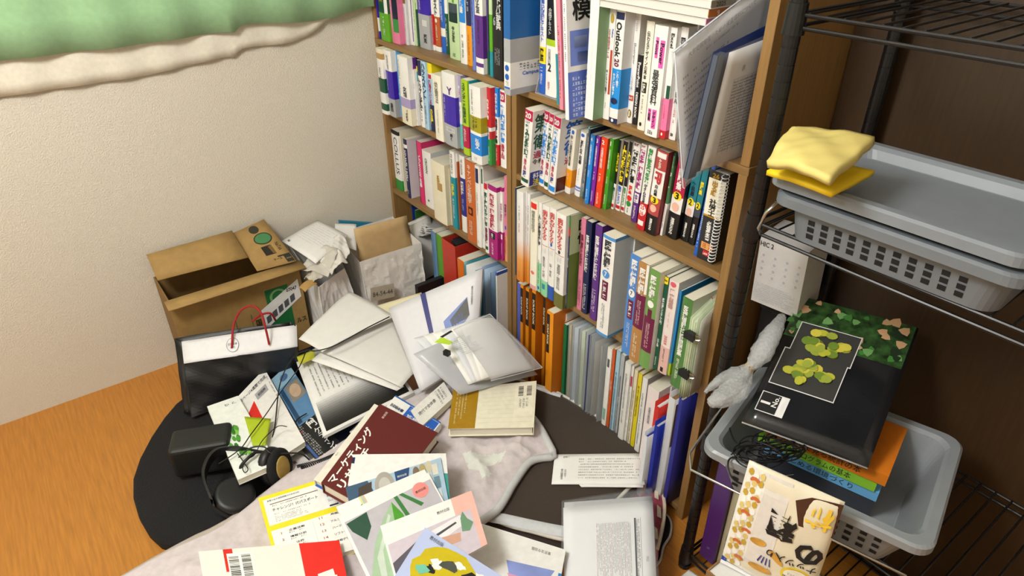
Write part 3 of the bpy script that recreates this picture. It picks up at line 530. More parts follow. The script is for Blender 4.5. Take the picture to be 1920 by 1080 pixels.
B('R1', 1183.5, 232, 1192.5, 103, 'slim black slide design book', 'black', ['PowerPoint|.05|.5|white|r|.5|.6|.03', 'DESIGN BOOK|.52|.9|white|r|.45|.6|.03', '~|.1|.6|white|1|.2|.2'])
B('R1', 1193, 242, 1206, .218, 'cream design basics book with black title', 'ECE8DA', ['伝わるデザインの基本|.08|.52|black||.42||.01', '#|.54|.64|black||.6', '増補|.55|.63|ivory||.4', '~|.66|.84|dgrey|1|.25', 'o|.92|.96|black||.3'])
B('R1', 1206.5, 252, 1229, .217, 'thick white slide-making book with hot pink title blocks', 'white', ['#|.12|.36|hotpink||.3|.75', '#|.1|.28|hotpink||.24|.35', 'Power|.12|.35|black|r|.26|.75|.02', 'Point|.11|.27|black|r|.22|.35|.02', '最強資料|.38|.7|black||.5|.5|.01', '#|.74|.92|hotpink||.3|.68', 'デザイン|.75|.91|black||.22|.68', '#|.74|.86|hotpink||.26|.3', '教科書|.75|.85|black||.2|.3', '~|.94|.98|dark|1|.6'])
B('R1', 1230, 257, 1245, .216, 'white book with a pink paper band and red foot', 'white:.62 F07AA8:.3 red:.08', ['Excel|.02|.2|black|r|.5|.5|.02', '#|.5|.62|dgreen||.5|.7', '~|.66|.85|crimson|1|.2', 'o|.94|.97|white||.3'])
B('R1', 1251, 260, 1264, .218, 'white spreadsheet manual half hidden behind the clear document folder', 'white', ['Excel|.05|.28|black|r|.6|.5|.03', '最強|.3|.46|black||.55', 'VBA|.5|.66|black||.5', '~|.7|.86|crimson|1|.3', 'SB|.93|.97|dark|h|.4'])
B('R1', 1268, None, 1276, .235, 'blue and white striped book behind the clear folder', 'white:.1 bblue:.5 white:.2 green:.2', ['~|.1|.6|white|2|.7'], yf=.03)
B('R1', 1276.5, None, 1283, .235, 'blue book deep behind the clear folder', 'blue:.8 white:.2', ['~|.1|.6|white|2|.7'], yf=.04)
# magazines lying across the tops of that row
zs = ZA+.2355
for k, (c, c2, lab, tx) in enumerate((('D884A8', 'EDE6E2', 'pink-spined magazine lying lowest across the upright books', 'Hello'), ('C0702A', 'EAEAE8', 'orange-spined magazine lying between two others on the books', '9'), ('9A9488', 'E8E8E4', 'grey-spined magazine lying topmost on the upright books', '2025'))):
    a = Vector((-.40+.012*k, -.035-.004*k, zs+.0005)); w, dp, tk = .285-.006*k, .2, (.013, .016, .014)[k]
    t = thing('magazine', lab+', top row, rack-side bookcase', 'magazine', (a.x+w/2, a.y+dp/2, zs), 'magazines lying on the books')
    x0, x1, y0, y1 = a.x, a.x+w, a.y, a.y+dp
    g = G(); g.box(x0, x1, y0, y1, zs+.0005, zs+.0017); g.box(x0, x1, y0, y1, zs+tk-.0012, zs+tk); g.box(x1-.0012, x1, y0, y1, zs+.0017, zs+tk-.0012, 1); g.out('cover', [c2, c], t)
    box('pages', x0+.001, x1-.0014, y0+.0008, y1-.001, zs+.0019, zs+tk-.0014, stripes('E6E6E0', 'B9B9B0', 260), t)
    S = planar((x1, y0, zs+tk), (x1, y1, zs+tk), (x1, y1, zs), (x1, y0, zs))
    patch(t, S, (.02, .12, .28, .9), c); lettering(t, S, tx, (.06, .25, .2, .8), 'white' if k == 1 else 'dark'); patch(t, S, (.34, .18, .7, .86), ('lpink', 'ivory', 'white')[k]); lettering(t, S, '月刊テスト', (.38, .3, .68, .76), ('dgreen', 'bred', 'dark')[k])
    zs += tk+.0008

def sheet(name, P00, P10, P11, P01, m, parent=None, nx=8, ny=8, bend=0.0, noise=0.0, thick=.0008, seed=0, world=True, smooth=True, fn=None, crumple=0.0, cf=4.0):
    """closed thin sheet over four corners (a top-left, b top-right, c bottom-right, d bottom-left), bowed along its normal"""
    a, b, c, d = map(Vector, (P00, P10, P11, P01)); n = (b-a).cross(d-a); n.normalize(); n = -n
    rnd = random.Random(seed); ph = [rnd.random()*6.28 for _ in range(8)]
    def S(s, t, e=0.0):
        p = (a*(1-s)+b*s)*(1-t)+(d*(1-s)+c*s)*t; o = bend*(4*s*(1-s)+4*t*(1-t))/2
        if noise: o += noise*(math.sin(5*s+ph[0]+3*t)+.6*math.sin(9*t+ph[1]-4*s)+.4*math.sin(14*s+ph[2]+8*t)+.25*math.sin(23*s-17*t+ph[3]))
        if crumple:
            q = Vector((s*cf+seed*3.7, t*cf, seed*1.3)); o += crumple*((1-2.2*abs(mnoise.noise(q)))+.5*(1-2.2*abs(mnoise.noise(q*2.1)))+.25*(1-2.2*abs(mnoise.noise(q*4.3)))-.8)*min(1, 8*t+.25)
        if fn: o += fn(s, t)
        return p+n*(o+e)
    S.n = n
    vs = []; fs = []
    for e in (0.0, -thick):
        for j in range(ny+1):
            for i in range(nx+1): vs.append(S(i/nx, j/ny, e))
    W = nx+1; O = (nx+1)*(ny+1)
    for j in range(ny):
        for i in range(nx):
            q = (j*W+i, (j+1)*W+i, (j+1)*W+i+1, j*W+i+1); fs.append(q); fs.append(tuple(O+k for k in reversed(q)))
    ring = [i for i in range(W)]+[j*W+nx for j in range(1, ny+1)]+[ny*W+i for i in range(nx-1, -1, -1)]+[j*W for j in range(ny-1, 0, -1)]
    for k in range(len(ring)): p, q = ring[k], ring[(k+1) % len(ring)]; fs.append((p, q, O+q, O+p))
    o = mesh(name, vs, fs, m, parent, smooth=smooth, world=world)
    return o, S
# clear document folder and bound report hanging far out of the top row
t = thing('clear_folder', 'large hazy clear folder of printed pages sticking out of the top row', 'folder', (-.07, -.04, ZA))
fb, ft, bt, bb = pxx(1281, 352, -.075), pxx(1262, 98, -.10), Vector((-.085, .12, 1.285)), Vector((-.07, .06, ZA+.034))
pg, S = sheet('printed_page', ft+Vector((.0, .006, -.004)), bt, bb, fb+Vector((0, .006, .006)), mat('E9E7E4', .6, .03), t, bend=-.006)
lettering(t, S, '大学受験勉強のための検査資料について', (.12, .06, .78, .10), 'dgrey', 'h', .0, .0008); smallprint(t, S, (.3, .125, .7, .15), 1, 'dgrey', e=.0008)
for k in range(13): smallprint(t, S, (.06, .2+.05*k, .55+.05*(k % 3), .228+.05*k), 1, 'dgrey', e=.0008, seed=k, chars=22)
off = Vector((.0035, 0, 0))
sheet('clear_cover', ft+off, bt+off, bb+off, fb+off, HAZY, t, bend=-.006); sheet('clear_cover', ft-off, bt-off, bb-off, fb-off, HAZY, t, bend=-.006)
g = G(); g.tube([fb+off, fb-off*.2, ft+off], .0012, 6); g.tube([ft, ft.lerp(bt, .5)+Vector((-.004, 0, 0)), bt], .0014, 6); g.out('folder_edge', mat('DDE2EA', .25, 0, alpha=.8), t, True)
t = thing('report_binder', 'clear-fronted navy report binder holding a printed table', 'binder', (-.045, -.03, ZA))
fb, ft, bt, bb = pxx(1287, 336, -.052), pxx(1344, 104, -.052), Vector((-.046, .1, 1.20)), Vector((-.046, .1, ZA+.004))
sheet('back_cover', ft+Vector((-.008, .0, .004)), bt+Vector((-.008, 0, .012)), bb+Vector((-.008, 0, 0)), fb+Vector((-.008, .0, 0)), mat('1B2A5A', .4, 0), t)
pg, S = sheet('printed_page', ft.lerp(bt, .17)+Vector((.002, 0, -.004)), bt+Vector((.002, 0, -.012)), bb+Vector((.002, 0, 0)), fb.lerp(bb, .16)+Vector((.002, 0, .006)), mat('F2F0EC', .7, .02), t)
g = G(); g.hexa([ft+Vector((-.007, 0, 0)), ft+Vector((.003, 0, 0)), ft.lerp(bt, .1)+Vector((.003, 0, 0)), ft.lerp(bt, .1)+Vector((-.007, 0, 0))], [fb+Vector((-.007, 0, 0)), fb+Vector((.003, 0, 0)), fb.lerp(bb, .1)+Vector((.003, 0, 0)), fb.lerp(bb, .1)+Vector((-.007, 0, 0))]); g.out('binding_strip', mat('4A5260', .4, 0), t)
for k in range(9): patch(t, S, (.2+.08*k, .25, .203+.08*k, .9), 'dgrey', .0008, 'table_rule')
for k in range(24): patch(t, S, (.2, .25+.027*k, .84, .2518+.027*k), 'dgrey', .0008, 'table_rule')
smallprint(t, S, (.21, .26, .83, .88), 23, 'dgrey', e=.001, chars=30); lettering(t, S, '表', (.3, .15, .36, .2), 'dgrey', 'h', 0, .0008)
o2 = Vector((.0052, 0, 0)); sheet('clear_cover', ft+o2, bt+o2, bb+o2, fb+o2, CLEAR, t)
t = thing('file_folder', 'teal blue file folder tucked against the side panel, top row', 'folder', (-.03, .1, ZA))
box('cover', -.036, -.0345, .03, .24, ZA+.001, 1.235, mat('1A5A86', .4, 0), t); box('cover', -.024, -.0225, .03, .24, ZA+.001, 1.235, mat('1A5A86', .4, 0), t); box('papers', -.034, -.0245, .032, .238, ZA+.002, 1.225, mat('D8D8DC', .6, .02), t); box('spine', -.0345, -.024, .24, .2415, ZA+.001, 1.235, mat('1A5A86', .4, 0), t)

# ---- floor-level rows: tops measured, feet hidden
def BT(row, uL, vt, uR, desc, spec, texts=(), yf=0.0, d=None, th=None, z1=None, **kw):
    p = py(uL, vt, yf); z0 = ROWZ[row]; x0 = p.x; x1 = x_at(uR, yf, p.z) if not th else x0+th
    lim = LASTX.get(row, (XL+.0235 if row[0] == 'L' else XD+.0235))
    if x0 < lim+.0004: x1 = x1+(lim+.0004-x0 if th else 0); x0 = lim+.0004
    x1 = max(x1, x0+.004); end = (XD-.0228) if row[0] == 'L' else -.0206
    x1 = min(x1, end); LASTX[row] = x1
    h = min(p.z-z0, HC-ZD-.004)
    place = PLACE[row]
    return make_book('%s, %s' % (desc, place), x0, x1-x0, yf, z0, h, d or min(.255-max(0, yf), .215), spec, texts, group='books and files on the '+place, **kw)
def sleeve(row, uL, vt, uR, desc, paper, tint, yf=0.0, d=.21, sheets=3, tilt=0.0, lean=0.0):
    p = py(uL, vt, yf); z0 = ROWZ[row]; x0 = p.x; x1 = x_at(uR, yf, p.z); lim = LASTX.get(row, (XL+.0235 if row[0] == 'L' else XD+.0235))
    if x0 < lim+.0004: x0 = lim+.0004
    x1 = max(x1, x0+.007); LASTX[row] = x1; h = min(p.z-z0, HC-ZD-.006); th = x1-x0
    t = thing('clear_folder', '%s, %s' % (desc, PLACE[row]), 'folder', (x0, yf, z0+.0005), 'books and files on the '+PLACE[row])
    def pl(nm, xa, za, m, s0=0.0, hh=h): sheet(nm, (xa, s0, hh), (xa, d, hh-.004), (xa, d, .001+za), (xa, s0, .001+za), m, t, 4, 4, bend=.0015, world=False, noise=.0004)
    pl('clear_cover', .001, 0, tint); pl('clear_cover', th-.001, 0, tint)
    g = G(); g.tube([(.001, 0, .001), (th/2, -.002, .001), (th-.001, 0, .001)], .0008, 5); g.tube([(th-.001, .0, .001), (th-.001, 0, h)], .0009, 5); g.out('folder_edge', tint, t, world=False)
    for k in range(sheets): pl('paper_sheet', .002+(th-.004)*(k+.5)/sheets, .002, paper, .003+.004*((k*7) % 3), h-.008-.006*((k*5) % 4))
    return t
BT('R4', 969, 530, 975, 'periwinkle blue binder against the divider', '5A68C0', yf=.0)
SB = ['#|.03|.38|241A12||.96', 'SCRAP BOOK|.07|.35|E8DCC0|r|.5']
ORG = 'E8920E'
for k, (a, v, b, y, nm) in enumerate(((976, 533, 981, .0, 'nearest the divider'), (986, 538.5, 992, .0, 'second from the divider'), (998, 542, 1005, -.005, 'third from the divider'), (1019, 550, 1024, .005, 'fourth, mostly hidden'), (1026, 581, 1038, -.035, 'standing forward of the rest'))):
    BT('R4', a, v, b, 'orange scrapbook with black title strip, '+nm, ORG, SB if k < 4 else ['#|.03|.4|241A12||.45|.25', 'SCRAP BOOK|.07|.37|E8DCC0|r|.25|.25'], yf=y, rough=.6, bulge=0, name='scrapbook', face='D8780C')
BT('R4', 1041, 575, 1045, 'thin black and white folder', 'white:.2 black:.8', yf=.01, name='file_folder', cat='folder')
BT('R4', 1046, 596, 1049, 'thin red-brown notebook', 'rust', yf=.0, name='notebook', cat='notebook')
BT('R4', 1050, 603, 1062, 'dark green paper folder', '0F6A3C:.8 7CB860:.2', yf=-.005, name='file_folder', cat='folder', rough=.6)
GC = mat('B7BDBE', .3, .03, 20, alpha=.62); PG = mat('C9CBC4', .7, .05, 30)
sleeve('R4', 1067, 606, 1073, 'clear folder with torn tan papers', mat('C2AA80', .8, .1, 30), GC)
sleeve('R4', 1075, 610, 1086, 'clear blue-grey folder of papers', mat('B4BEC8', .6, .05), GC, -.006)
sleeve('R4', 1089, 616, 1099, 'clear folder with greenish papers', mat('B9C4B0', .6, .05), GC, -.004)
sleeve('R4', 1101, 624, 1108, 'clear folder with a navy edged sheet', mat('3A3F70', .6, .05), GC, -.008)
sleeve('R4', 1110, 634, 1131, 'wide clear folder sagging between files and white books', mat('9C9C98', .7, .05), mat('AEB3B6', .3, .03, 20, alpha=.5), -.01, sheets=2)
W = 'white'
BT('R4', 1139, 651, 1147, 'white book with grey square mark and teal label', 'E4E4E0', ['#|.1|.18|dgrey||.5', '#|.6|.72|8AB0A0||.6'], yf=-.004)
BT('R4', 1148, 653, 1154, 'slim orange-red book', 'C85A28', ['~|.3|.4|white|1|.6'], yf=0)
BT('R4', 1156, 656, 1163, 'slim light blue book', '9CC0D4', ['~|.2|.8|navy|1|.5'], yf=.0)
BT('R4', 1164, 664, 1171, 'slim grey book', 'A8ACB0', ['~|.2|.8|dark|1|.5'], yf=.002)
BT('R4', 1172, 678, 1182, 'white book with grey spine print', 'DDDDDA', ['~|.1|.7|dgrey|1|.4', '中古|.1|.2|grey||.4'], yf=-.006)
BT('R4', 1183, 684, 1189, 'white book with red spine label', 'E2E0DC', ['#|.1|.2|crimson||.7', '~|.25|.8|dark|1|.4'], yf=.0)
BT('R4', 1190, 692, 1196, 'slim cream book', 'D8CDB0', ['~|.2|.8|dark|1|.5'], yf=.0)
BT('R4', 1197, 699, 1204, 'slim yellow book', 'D6C41E', ['~|.12|.5|black|1|.6'], yf=.0)
BT('R4', 1205, 706, 1214, 'white book with lone black character', 'E0E0DE', ['~|.15|.8|dark|1|.35'], yf=-.004)
BT('R4', 1216, 722, 1236, 'thick pale pink and white textbook', 'E2D6D6', ['名著の教科書|.12|.42|dgrey||.22|.4|.0', '~|.5|.9|dgrey|1|.15|.4'], yf=-.02, face='C9B4B4', bulge=0)
BT('R4', 1238, 712, 1249, 'white book with narrow black lettering', 'E0DEDC', ['テスト|.05|.2|dark||.4', '~|.25|.8|dgrey|1|.4'], yf=.02)
BT('R4', 1250, 724, 1256, 'slim tan book', 'A88450', yf=.03)
BT('R4', 1257, 716, 1272, 'navy book tucked behind the red folder', '27344C', yf=.05)
# folders at the very end of that row
def open_folder(desc, uL, vt, uR, cover, paper, yf, x0, th, d=.21, h=None, tilt=0.0):
    p = py(uL, vt, yf); z0 = ZD; hh = h or p.z-z0
    t = thing('paper_folder', '%s, %s' % (desc, PLACE['R4']), 'folder', (x0, yf, z0+.0006), 'books and files on the '+PLACE['R4'], (0, tilt, 0) if tilt else None)
    sheet('front_cover', (th, 0, hh), (th, d, hh+.0), (th, d, 0), (th, 0, 0), cover, t, 6, 4, bend=.002, world=False); sheet('back_cover', (0, 0, hh+.012), (0, d, hh+.012), (0, d, 0), (0, 0, 0), cover, t, 6, 4, world=False)
    g = G(); g.quad((0, 0, 0), (th, 0, 0), (th, 0, hh), (0, 0, hh)); g.quad((0, .001, 0), (0, .001, hh), (th, .001, hh), (th, .001, 0)); g.out('spine', cover, t, world=False)
    for k in range(3): sheet('paper_sheet', (.001+(th-.002)*(k+.5)/3, .004, hh+.004*k-.004), (.001+(th-.002)*(k+.5)/3, d-.004, hh+.008), (.001+(th-.002)*(k+.5)/3, d-.004, .002), (.001+(th-.002)*(k+.5)/3, .004, .002), paper, t, 4, 4, bend=.001, world=False)
    return t
lx = LASTX['R4']+.001
WH = mat('DCDCDA', .6, .03); 
xs = lx-.012
open_folder('red paper folder with white sheets showing', 1240, 768, 1250, mat('C8281C', .5, .03), WH, -.03, -.112, .014)
open_folder('white sleeve with a blue spine', 1229, 822, 1240, mat('D5D8DE', .4, .02), mat('22339C', .35, 0), -.075, -.096, .010, h=.235)
open_folder('glossy blue presentation folder', 1247, 795, 1256, mat('1E2FA0', .25, .02), mat('C8CAD0', .5, .02), -.055, -.085, .010, h=.265)
t = open_folder('white envelope with brown upper half', 1268, 752, 1285, mat('D0D2D4', .5, .03), mat('8A6A40', .7, .05), -.03, -.074, .018)
Se = planar((-.056+.0005, -.03, ZD+.33), (-.056+.0005, .17, ZD+.33), (-.056+.0005, .17, ZD+.2), (-.056+.0005, -.03, ZD+.2))
patch(t, Se, (0, -.05, 1, 1), mat('8A6A40', .7, .06), .003, 'kraft_half', n=2)
open_folder('violet blue pocket folder at the very end', 1296, 762, 1303, mat('2E3290', .4, .02), mat('D8D6B8', .6, .02), -.025, -.05, .010)

# ---- clipped paper bundle at the end of the third row
t = thing('paper_bundle', 'bundle of pale green sheets held by black binder clips, third row', 'paper bundle', (-.05, -.03, ZC))
GRN = [mat(c, .7, .04, 40) for c in ('C9D8B4', 'D8DCC4', 'B8D0A8', 'D4D4C8')]
for k in range(12):
    x = -.0465+.0015*k; y0 = -.062+.005*((k*5) % 4)
    sheet('paper_sheet', (x+.014, y0+.006, ZC+.212-.004*(k % 3)), (x-.002, .07, ZC+.235), (x, .07, ZC+.004), (x+.0195, y0, ZC+.003+.002*(k % 2)), GRN[k % 4], t, 5, 5, bend=.0006*((k % 3)-1), seed=k, noise=.0003)
for zc in (.165, .065):
    g = G(); xa = -.0325-.004*zc/.257; g.hexa([(xa, -.069, ZC+zc), (xa+.026, -.069, ZC+zc), (xa+.021, -.056, ZC+zc), (xa+.005, -.056, ZC+zc)], [(xa, -.069, ZC+zc+.017), (xa+.026, -.069, ZC+zc+.017), (xa+.021, -.056, ZC+zc+.017), (xa+.005, -.056, ZC+zc+.017)])
    c = g.out('binder_clip', mat('15161A', .35, 0), t)
    g = G(); g.tube([(xa+.024, -.062, ZC+zc+.003), (xa+.033, -.058, ZC+zc+.005), (xa+.036, -.055, ZC+zc+.0085), (xa+.033, -.058, ZC+zc+.012), (xa+.024, -.062, ZC+zc+.014)], .0009, 5); g.out('clip_wire', CHROME, c)

# ---- corner bookcase, floor-level row
BT('L4', 762, 376, 771, 'dark blue binder at the wall end', '1E3E9A', ['#|.0|1|8FA0B4||.4|.2'], yf=.07)
BT('L4', 774, 392, 779, 'thin green file', '3E7A30', yf=.08)
t = thing('paper_pile', 'loose crumpled white papers stuffed behind the white paper bag', 'paper', (-1.33, .12, ZD))
for k in range(5): sheet('paper_sheet', (-1.40+.004*k, .02+.01*k, .27+.012*k), (-1.30, .03, .30+.004*k), (-1.28, .2, .26+.01*k), (-1.39, .21, .24+.012*k), WH, t, 8, 8, noise=.006, bend=.012, seed=k)
LASTX['L4'] = -1.262
BT('L4', 797, 428, 806, 'translucent blue file set back', '4A78B8', yf=.03)
BT('L4', 806.5, 432, 815, 'translucent slate blue file', '6A90B8', yf=.02)
BT('L4', 816, 438, 827, 'bright green file', '5A9E28', yf=.005, face='5A9E28')
# red open-topped box file
t = thing('box_file', 'red open-topped box file stuffed with dark things, floor-level row, corner bookcase', 'file box')
p = py(828, 446, -.01); x0, x1, zt = max(p.x, LASTX['L4']+.001), x_at(853, -.01, p.z), p.z; RD = mat('C23A2A', .4, .04); t.location = (x0, .1, ZD); LASTX['L4'] = x1
for nm, a in (('front_wall', (x0, x1, -.01, -.008, ZD+.001, zt)), ('side_wall', (x0, x0+.002, -.008, .22, ZD+.001, zt+.0)), ('side_wall', (x1-.002, x1, -.008, .22, ZD+.001, zt)), ('back_wall', (x0, x1, .22, .222, ZD+.001, zt)), ('bottom_plate', (x0+.002, x1-.002, -.008, .22, ZD+.001, ZD+.003))): box(nm, *a, RD, t)
box('dark_folder', x0+.008, x1-.006, .03, .2, ZD+.004, zt-.012, mat('1A1C30', .5, .05), t); box('dark_folder', x0+.03, x1-.018, .01, .16, zt-.0115, zt-.004, mat('2A2A2E', .6, .05), t)
BT('L4', 856, 484, 868, 'orange folder with a white edge', 'E0701A', yf=-.03, face='E87A1E', name='file_folder', cat='folder')
TE = mat('2E9AA8', .3, .02, alpha=.7)
sleeve('L4', 870, 492, 892, 'translucent teal folder full of white sheets', WH, TE, -.045, sheets=5)
sleeve('L4', 904, 500, 920, 'translucent blue-grey folder', mat('9CB4CC', .5, .03), mat('7E9CC0', .3, .02, alpha=.7), -.03)
BT('L4', 929, 508, 949, 'white binder with blue rim and lime label beside the divider', '2A4FA8:.03 E4E4E2:.97', ['#|.06|.3|B8D860||.35|.3'], yf=-.04, name='ring_binder', cat='binder')
# ------------------------------------------------------------------ soft furnishings on the floor
def prism(name, label, cat, outline, z0, z1, m, r=.02, parts_top=None, seg=4, noise=0.0, group=None):
    """soft slab over a closed outline (world x, y), its upper edge rolled with radius r"""
    P = [Vector((p[0], p[1], 0)) for p in outline]; c = sum(P, Vector())/len(P); N = len(P)
    t = thing(name, label, cat, (c.x, c.y, z0), group)
    rings = [(1.0, z0), (1.0, z1-r)]+[(1.0, z1-r+r*math.sin(a)) for a in [math.pi/2*(k+1)/seg for k in range(seg)]]
    vs = []; fs = []
    def inset(k, dist):
        p, a, b = P[k], P[k-1], P[(k+1) % N]; d = (b-a); d.normalize(); nrm = Vector((-d.y, d.x, 0)); 
        if nrm.dot(c-p) < 0: nrm = -nrm
        return p+nrm*dist
    ins = [0.0, 0.0]+[r*(1-math.cos(math.pi/2*(k+1)/seg)) for k in range(seg)]
    for j, (_, z) in enumerate(rings):
        for k in range(N): q = inset(k, ins[j]); vs.append((q.x, q.y, z))
    for sc in (.7, .35):
        for k in range(N): q = c+(inset(k, r)-c)*sc; vs.append((q.x, q.y, z1+.002+noise*math.sin(q.x*31)*math.sin(q.y*27)))
    vs.append((c.x, c.y, z1+.003)); R = len(rings)+2
    for j in range(R-1):
        for k in range(N): k2 = (k+1) % N; fs.append((j*N+k, j*N+k2, (j+1)*N+k2, (j+1)*N+k))
    for k in range(N): fs.append(((R-1)*N+k, (R-1)*N+(k+1) % N, len(vs)-1))
    fs.append(tuple(reversed(range(N))))
    mesh('padding', vs, fs, m, t, smooth=True)
    return t
BROWN = mat('3A2F26', .95, .14, 420, .25, sheen=.2)
PADZ = .112
ol = [pz(u, v, PADZ) for u, v in ((930, 700), (1000, 716), (1050, 734), (1110, 770), (1160, 803), (1196, 830), (1208, 846), (1210, 862), (1203, 884), (1172, 918), (1125, 965), (1085, 998), (1058, 1006), (1000, 992), (940, 975), (880, 940), (820, 880), (800, 820), (820, 760), (870, 715))]
pad = prism('floor_pad', 'dark brown floor pad with white piping in front of the bookcase', 'floor pad', [p for p in spline(ol, 3, True)], .001, PADZ, BROWN, .022)
g = G(); pts = [Vector((p.x, p.y, PADZ-.010)) for p in spline(ol, 5, True)]; g.tube(pts, .0052, 8, closed=True); g.out('piping', mat('DAD6CC', .8, .05, 90, .1), pad, True)
def strap(a, b, w, name='fabric_strap'):
    pts = spline([pz(u, v, PADZ-.004) for u, v in a], 6); o, S = None, None
    vs = []; fs = []; n = len(pts)
    for k, p in enumerate(pts):
        d = pts[min(k+1, n-1)]-pts[max(k-1, 0)]; d.normalize(); s = Vector((-d.y, d.x, 0))*w/2
        for q, z in ((-1, 0), (-.5, .007), (.5, .007), (1, 0)): vs.append(p+s*q+Vector((0, 0, z)))
    for k in range(n-1):
        for j in range(3): fs.append((k*4+j, (k+1)*4+j, (k+1)*4+j+1, k*4+j+1))
    mesh(name, vs, fs, mat('CDD0D4', .85, .05, 120, .2), pad, smooth=True)
strap(((908, 966), (950, 974), (1000, 985), (1058, 996), (1075, 992)), 0, .034)
strap(((975, 720), (1003, 727), (1032, 738), (1052, 744)), 0, .022)

# mattress that carries the quilt, and dark fleece beside it
MZ = .085
mo = [pz(u, v, MZ) for u, v in ((330, 1010), (420, 965), (540, 880), (650, 822), (740, 770), (790, 800), (800, 860), (830, 905), (872, 950), (900, 1010), (930, 1100), (960, 1250), (700, 1480), (100, 1500), (0, 1300), (150, 1120))]
prism('floor_mattress', 'pale beige mattress on the floor under the quilt', 'mattress', spline(mo, 3, True), .001, MZ, mat('B9AEA2', .9, .06, 30, .1), .03)
qa = [pz(u, v, z) for u, v, z in ((60, 1180, .092), (300, 1040, .093), (420, 982, .094), (540, 888, .095), (650, 822, .10), (750, 752, .125), (850, 716, .13), (940, 738, .132), (1000, 786, .132), (1036, 846, .13))]
qb = [pz(u, v, z) for u, v, z in ((100, 1450, .092), (420, 1400, .093), (640, 1320, .094), (760, 1180, .096), (850, 1060, .115), (893, 990, .122), (935, 955, .124), (965, 905, .125), (996, 866, .124), (1037, 858, .122))]
qa, qb = spline(qa, 8), spline(qb, 8); NQ = len(qa)-1; NT = 84
quilt = thing('quilt', 'lilac grey quilted blanket with pale border spread over the pad', 'blanket', pz(800, 900, .09))
rq = random.Random(4)
def QS(s, t, e=0.0):
    k = min(NQ-1e-6, max(0, s*NQ)); i = int(k); f = k-i; a = qa[i].lerp(qa[i+1], f); b = qb[i].lerp(qb[i+1], f); p = a.lerp(b, t)
    w = math.sin(p.x*38+2*math.sin(p.y*17))*math.sin(p.y*33+1.3*math.sin(p.x*21))
    edge = min(1, 6*t, 6*(1-t), 5*(1-s)+.15)
    ridge = abs(math.sin((p.x*.8+p.y*.6)*70+1.5*math.sin(p.y*30)))
    nz = mnoise.noise(Vector((p.x*9, p.y*9, 1.7))); nz2 = mnoise.noise(Vector((p.x*24, p.y*24, 4.1)))
    p.z += (.003*w+.0035*ridge*.6+.016*(1-2.4*abs(nz))*.6+.009*(1-2.4*abs(nz2))*.6)*edge+.006*edge+e
    return p
NS2 = 210
vs = [QS(i/NS2, j/NT) for j in range(NT+1) for i in range(NS2+1)]+[QS(i/NS2, j/NT, -.009) for j in range(NT+1) for i in range(NS2+1)]
fs = []; O = (NS2+1)*(NT+1)
for j in range(NT):
    for i in range(NS2):
        q = (j*(NS2+1)+i, (j+1)*(NS2+1)+i, (j+1)*(NS2+1)+i+1, j*(NS2+1)+i+1); fs.append(q); fs.append(tuple(O+k for k in reversed(q)))
W_ = NS2+1; ring = list(range(W_))+[j*W_+NS2 for j in range(1, NT+1)]+[NT*W_+i for i in range(NS2-1, -1, -1)]+[j*W_ for j in range(NT-1, 0, -1)]
for k in range(len(ring)): p, q = ring[k], ring[(k+1) % len(ring)]; fs.append((p, q, O+q, O+p))
QM = mat('CCC2C4', .95, .07, 55, .5, sheen=.15)
MOT = [(1.9*a_+905, b_+868) for a_, b_ in ()] or [(867, 849), (900, 846), (938, 847), (948, 845), (940, 862), (921, 869), (911, 876), (921, 886), (916, 895), (903, 897), (898, 884), (889, 878), (880, 877), (876, 865)]
def inside(u, v, P):
    r = False
    for k in range(len(P)):
        (x1, y1), (x2, y2) = P[k-1], P[k]
        if (y1 > v) != (y2 > v) and u < (x2-x1)*(v-y1)/(y2-y1)+x1: r = not r
    return r
MOTW = [pz(u, v, .142) for u, v in MOT]; MOTXY = [(p.x, p.y) for p in MOTW]
mi = [1 if inside(sum(vs[k].x for k in f)/len(f), sum(vs[k].y for k in f)/len(f), MOTXY) else 0 for f in fs]
mesh('quilted_cloth', vs, fs, [QM, mat('D9DBD4', .95, .05, 55, .35)], quilt, mi, smooth=True)
bpts = [QS(.55+.45*k/40, .004, .001) for k in range(41)]+[QS(1-.5*k/40, .996, .001) for k in range(41)]
g = G(); g.tube(bpts, [.0105]*len(bpts), 8); g.out('border_binding', mat('C4C5C6', .95, .05, 60, .2), quilt, True)
def to_q(u, v):
    best = None
    for i in range(60):
        for j in range(30):
            p = QS(i/59, j/29); d = p-CAM_P; uu = 960+FPX*d.dot(RT)/d.dot(FW); vv = 540-FPX*d.dot(UP)/d.dot(FW); e = (uu-u)**2+(vv-v)**2
            if best is None or e < best[0]: best = (e, i/59, j/29)
    return best[1], best[2]
fl = [pz(u, v, .02) for u, v in ((250, 900), (330, 760), (420, 720), (560, 660), (640, 640), (720, 700), (760, 780), (660, 850), (560, 905), (430, 1000), (300, 1020))]
fz = spline(fl, 4, True)
t = prism('fleece_throw', 'black shaggy fleece throw under the headphones and books', 'throw', fz, .001, .03, mat('121214', .95, .3, 200, .6), .012, noise=.006)
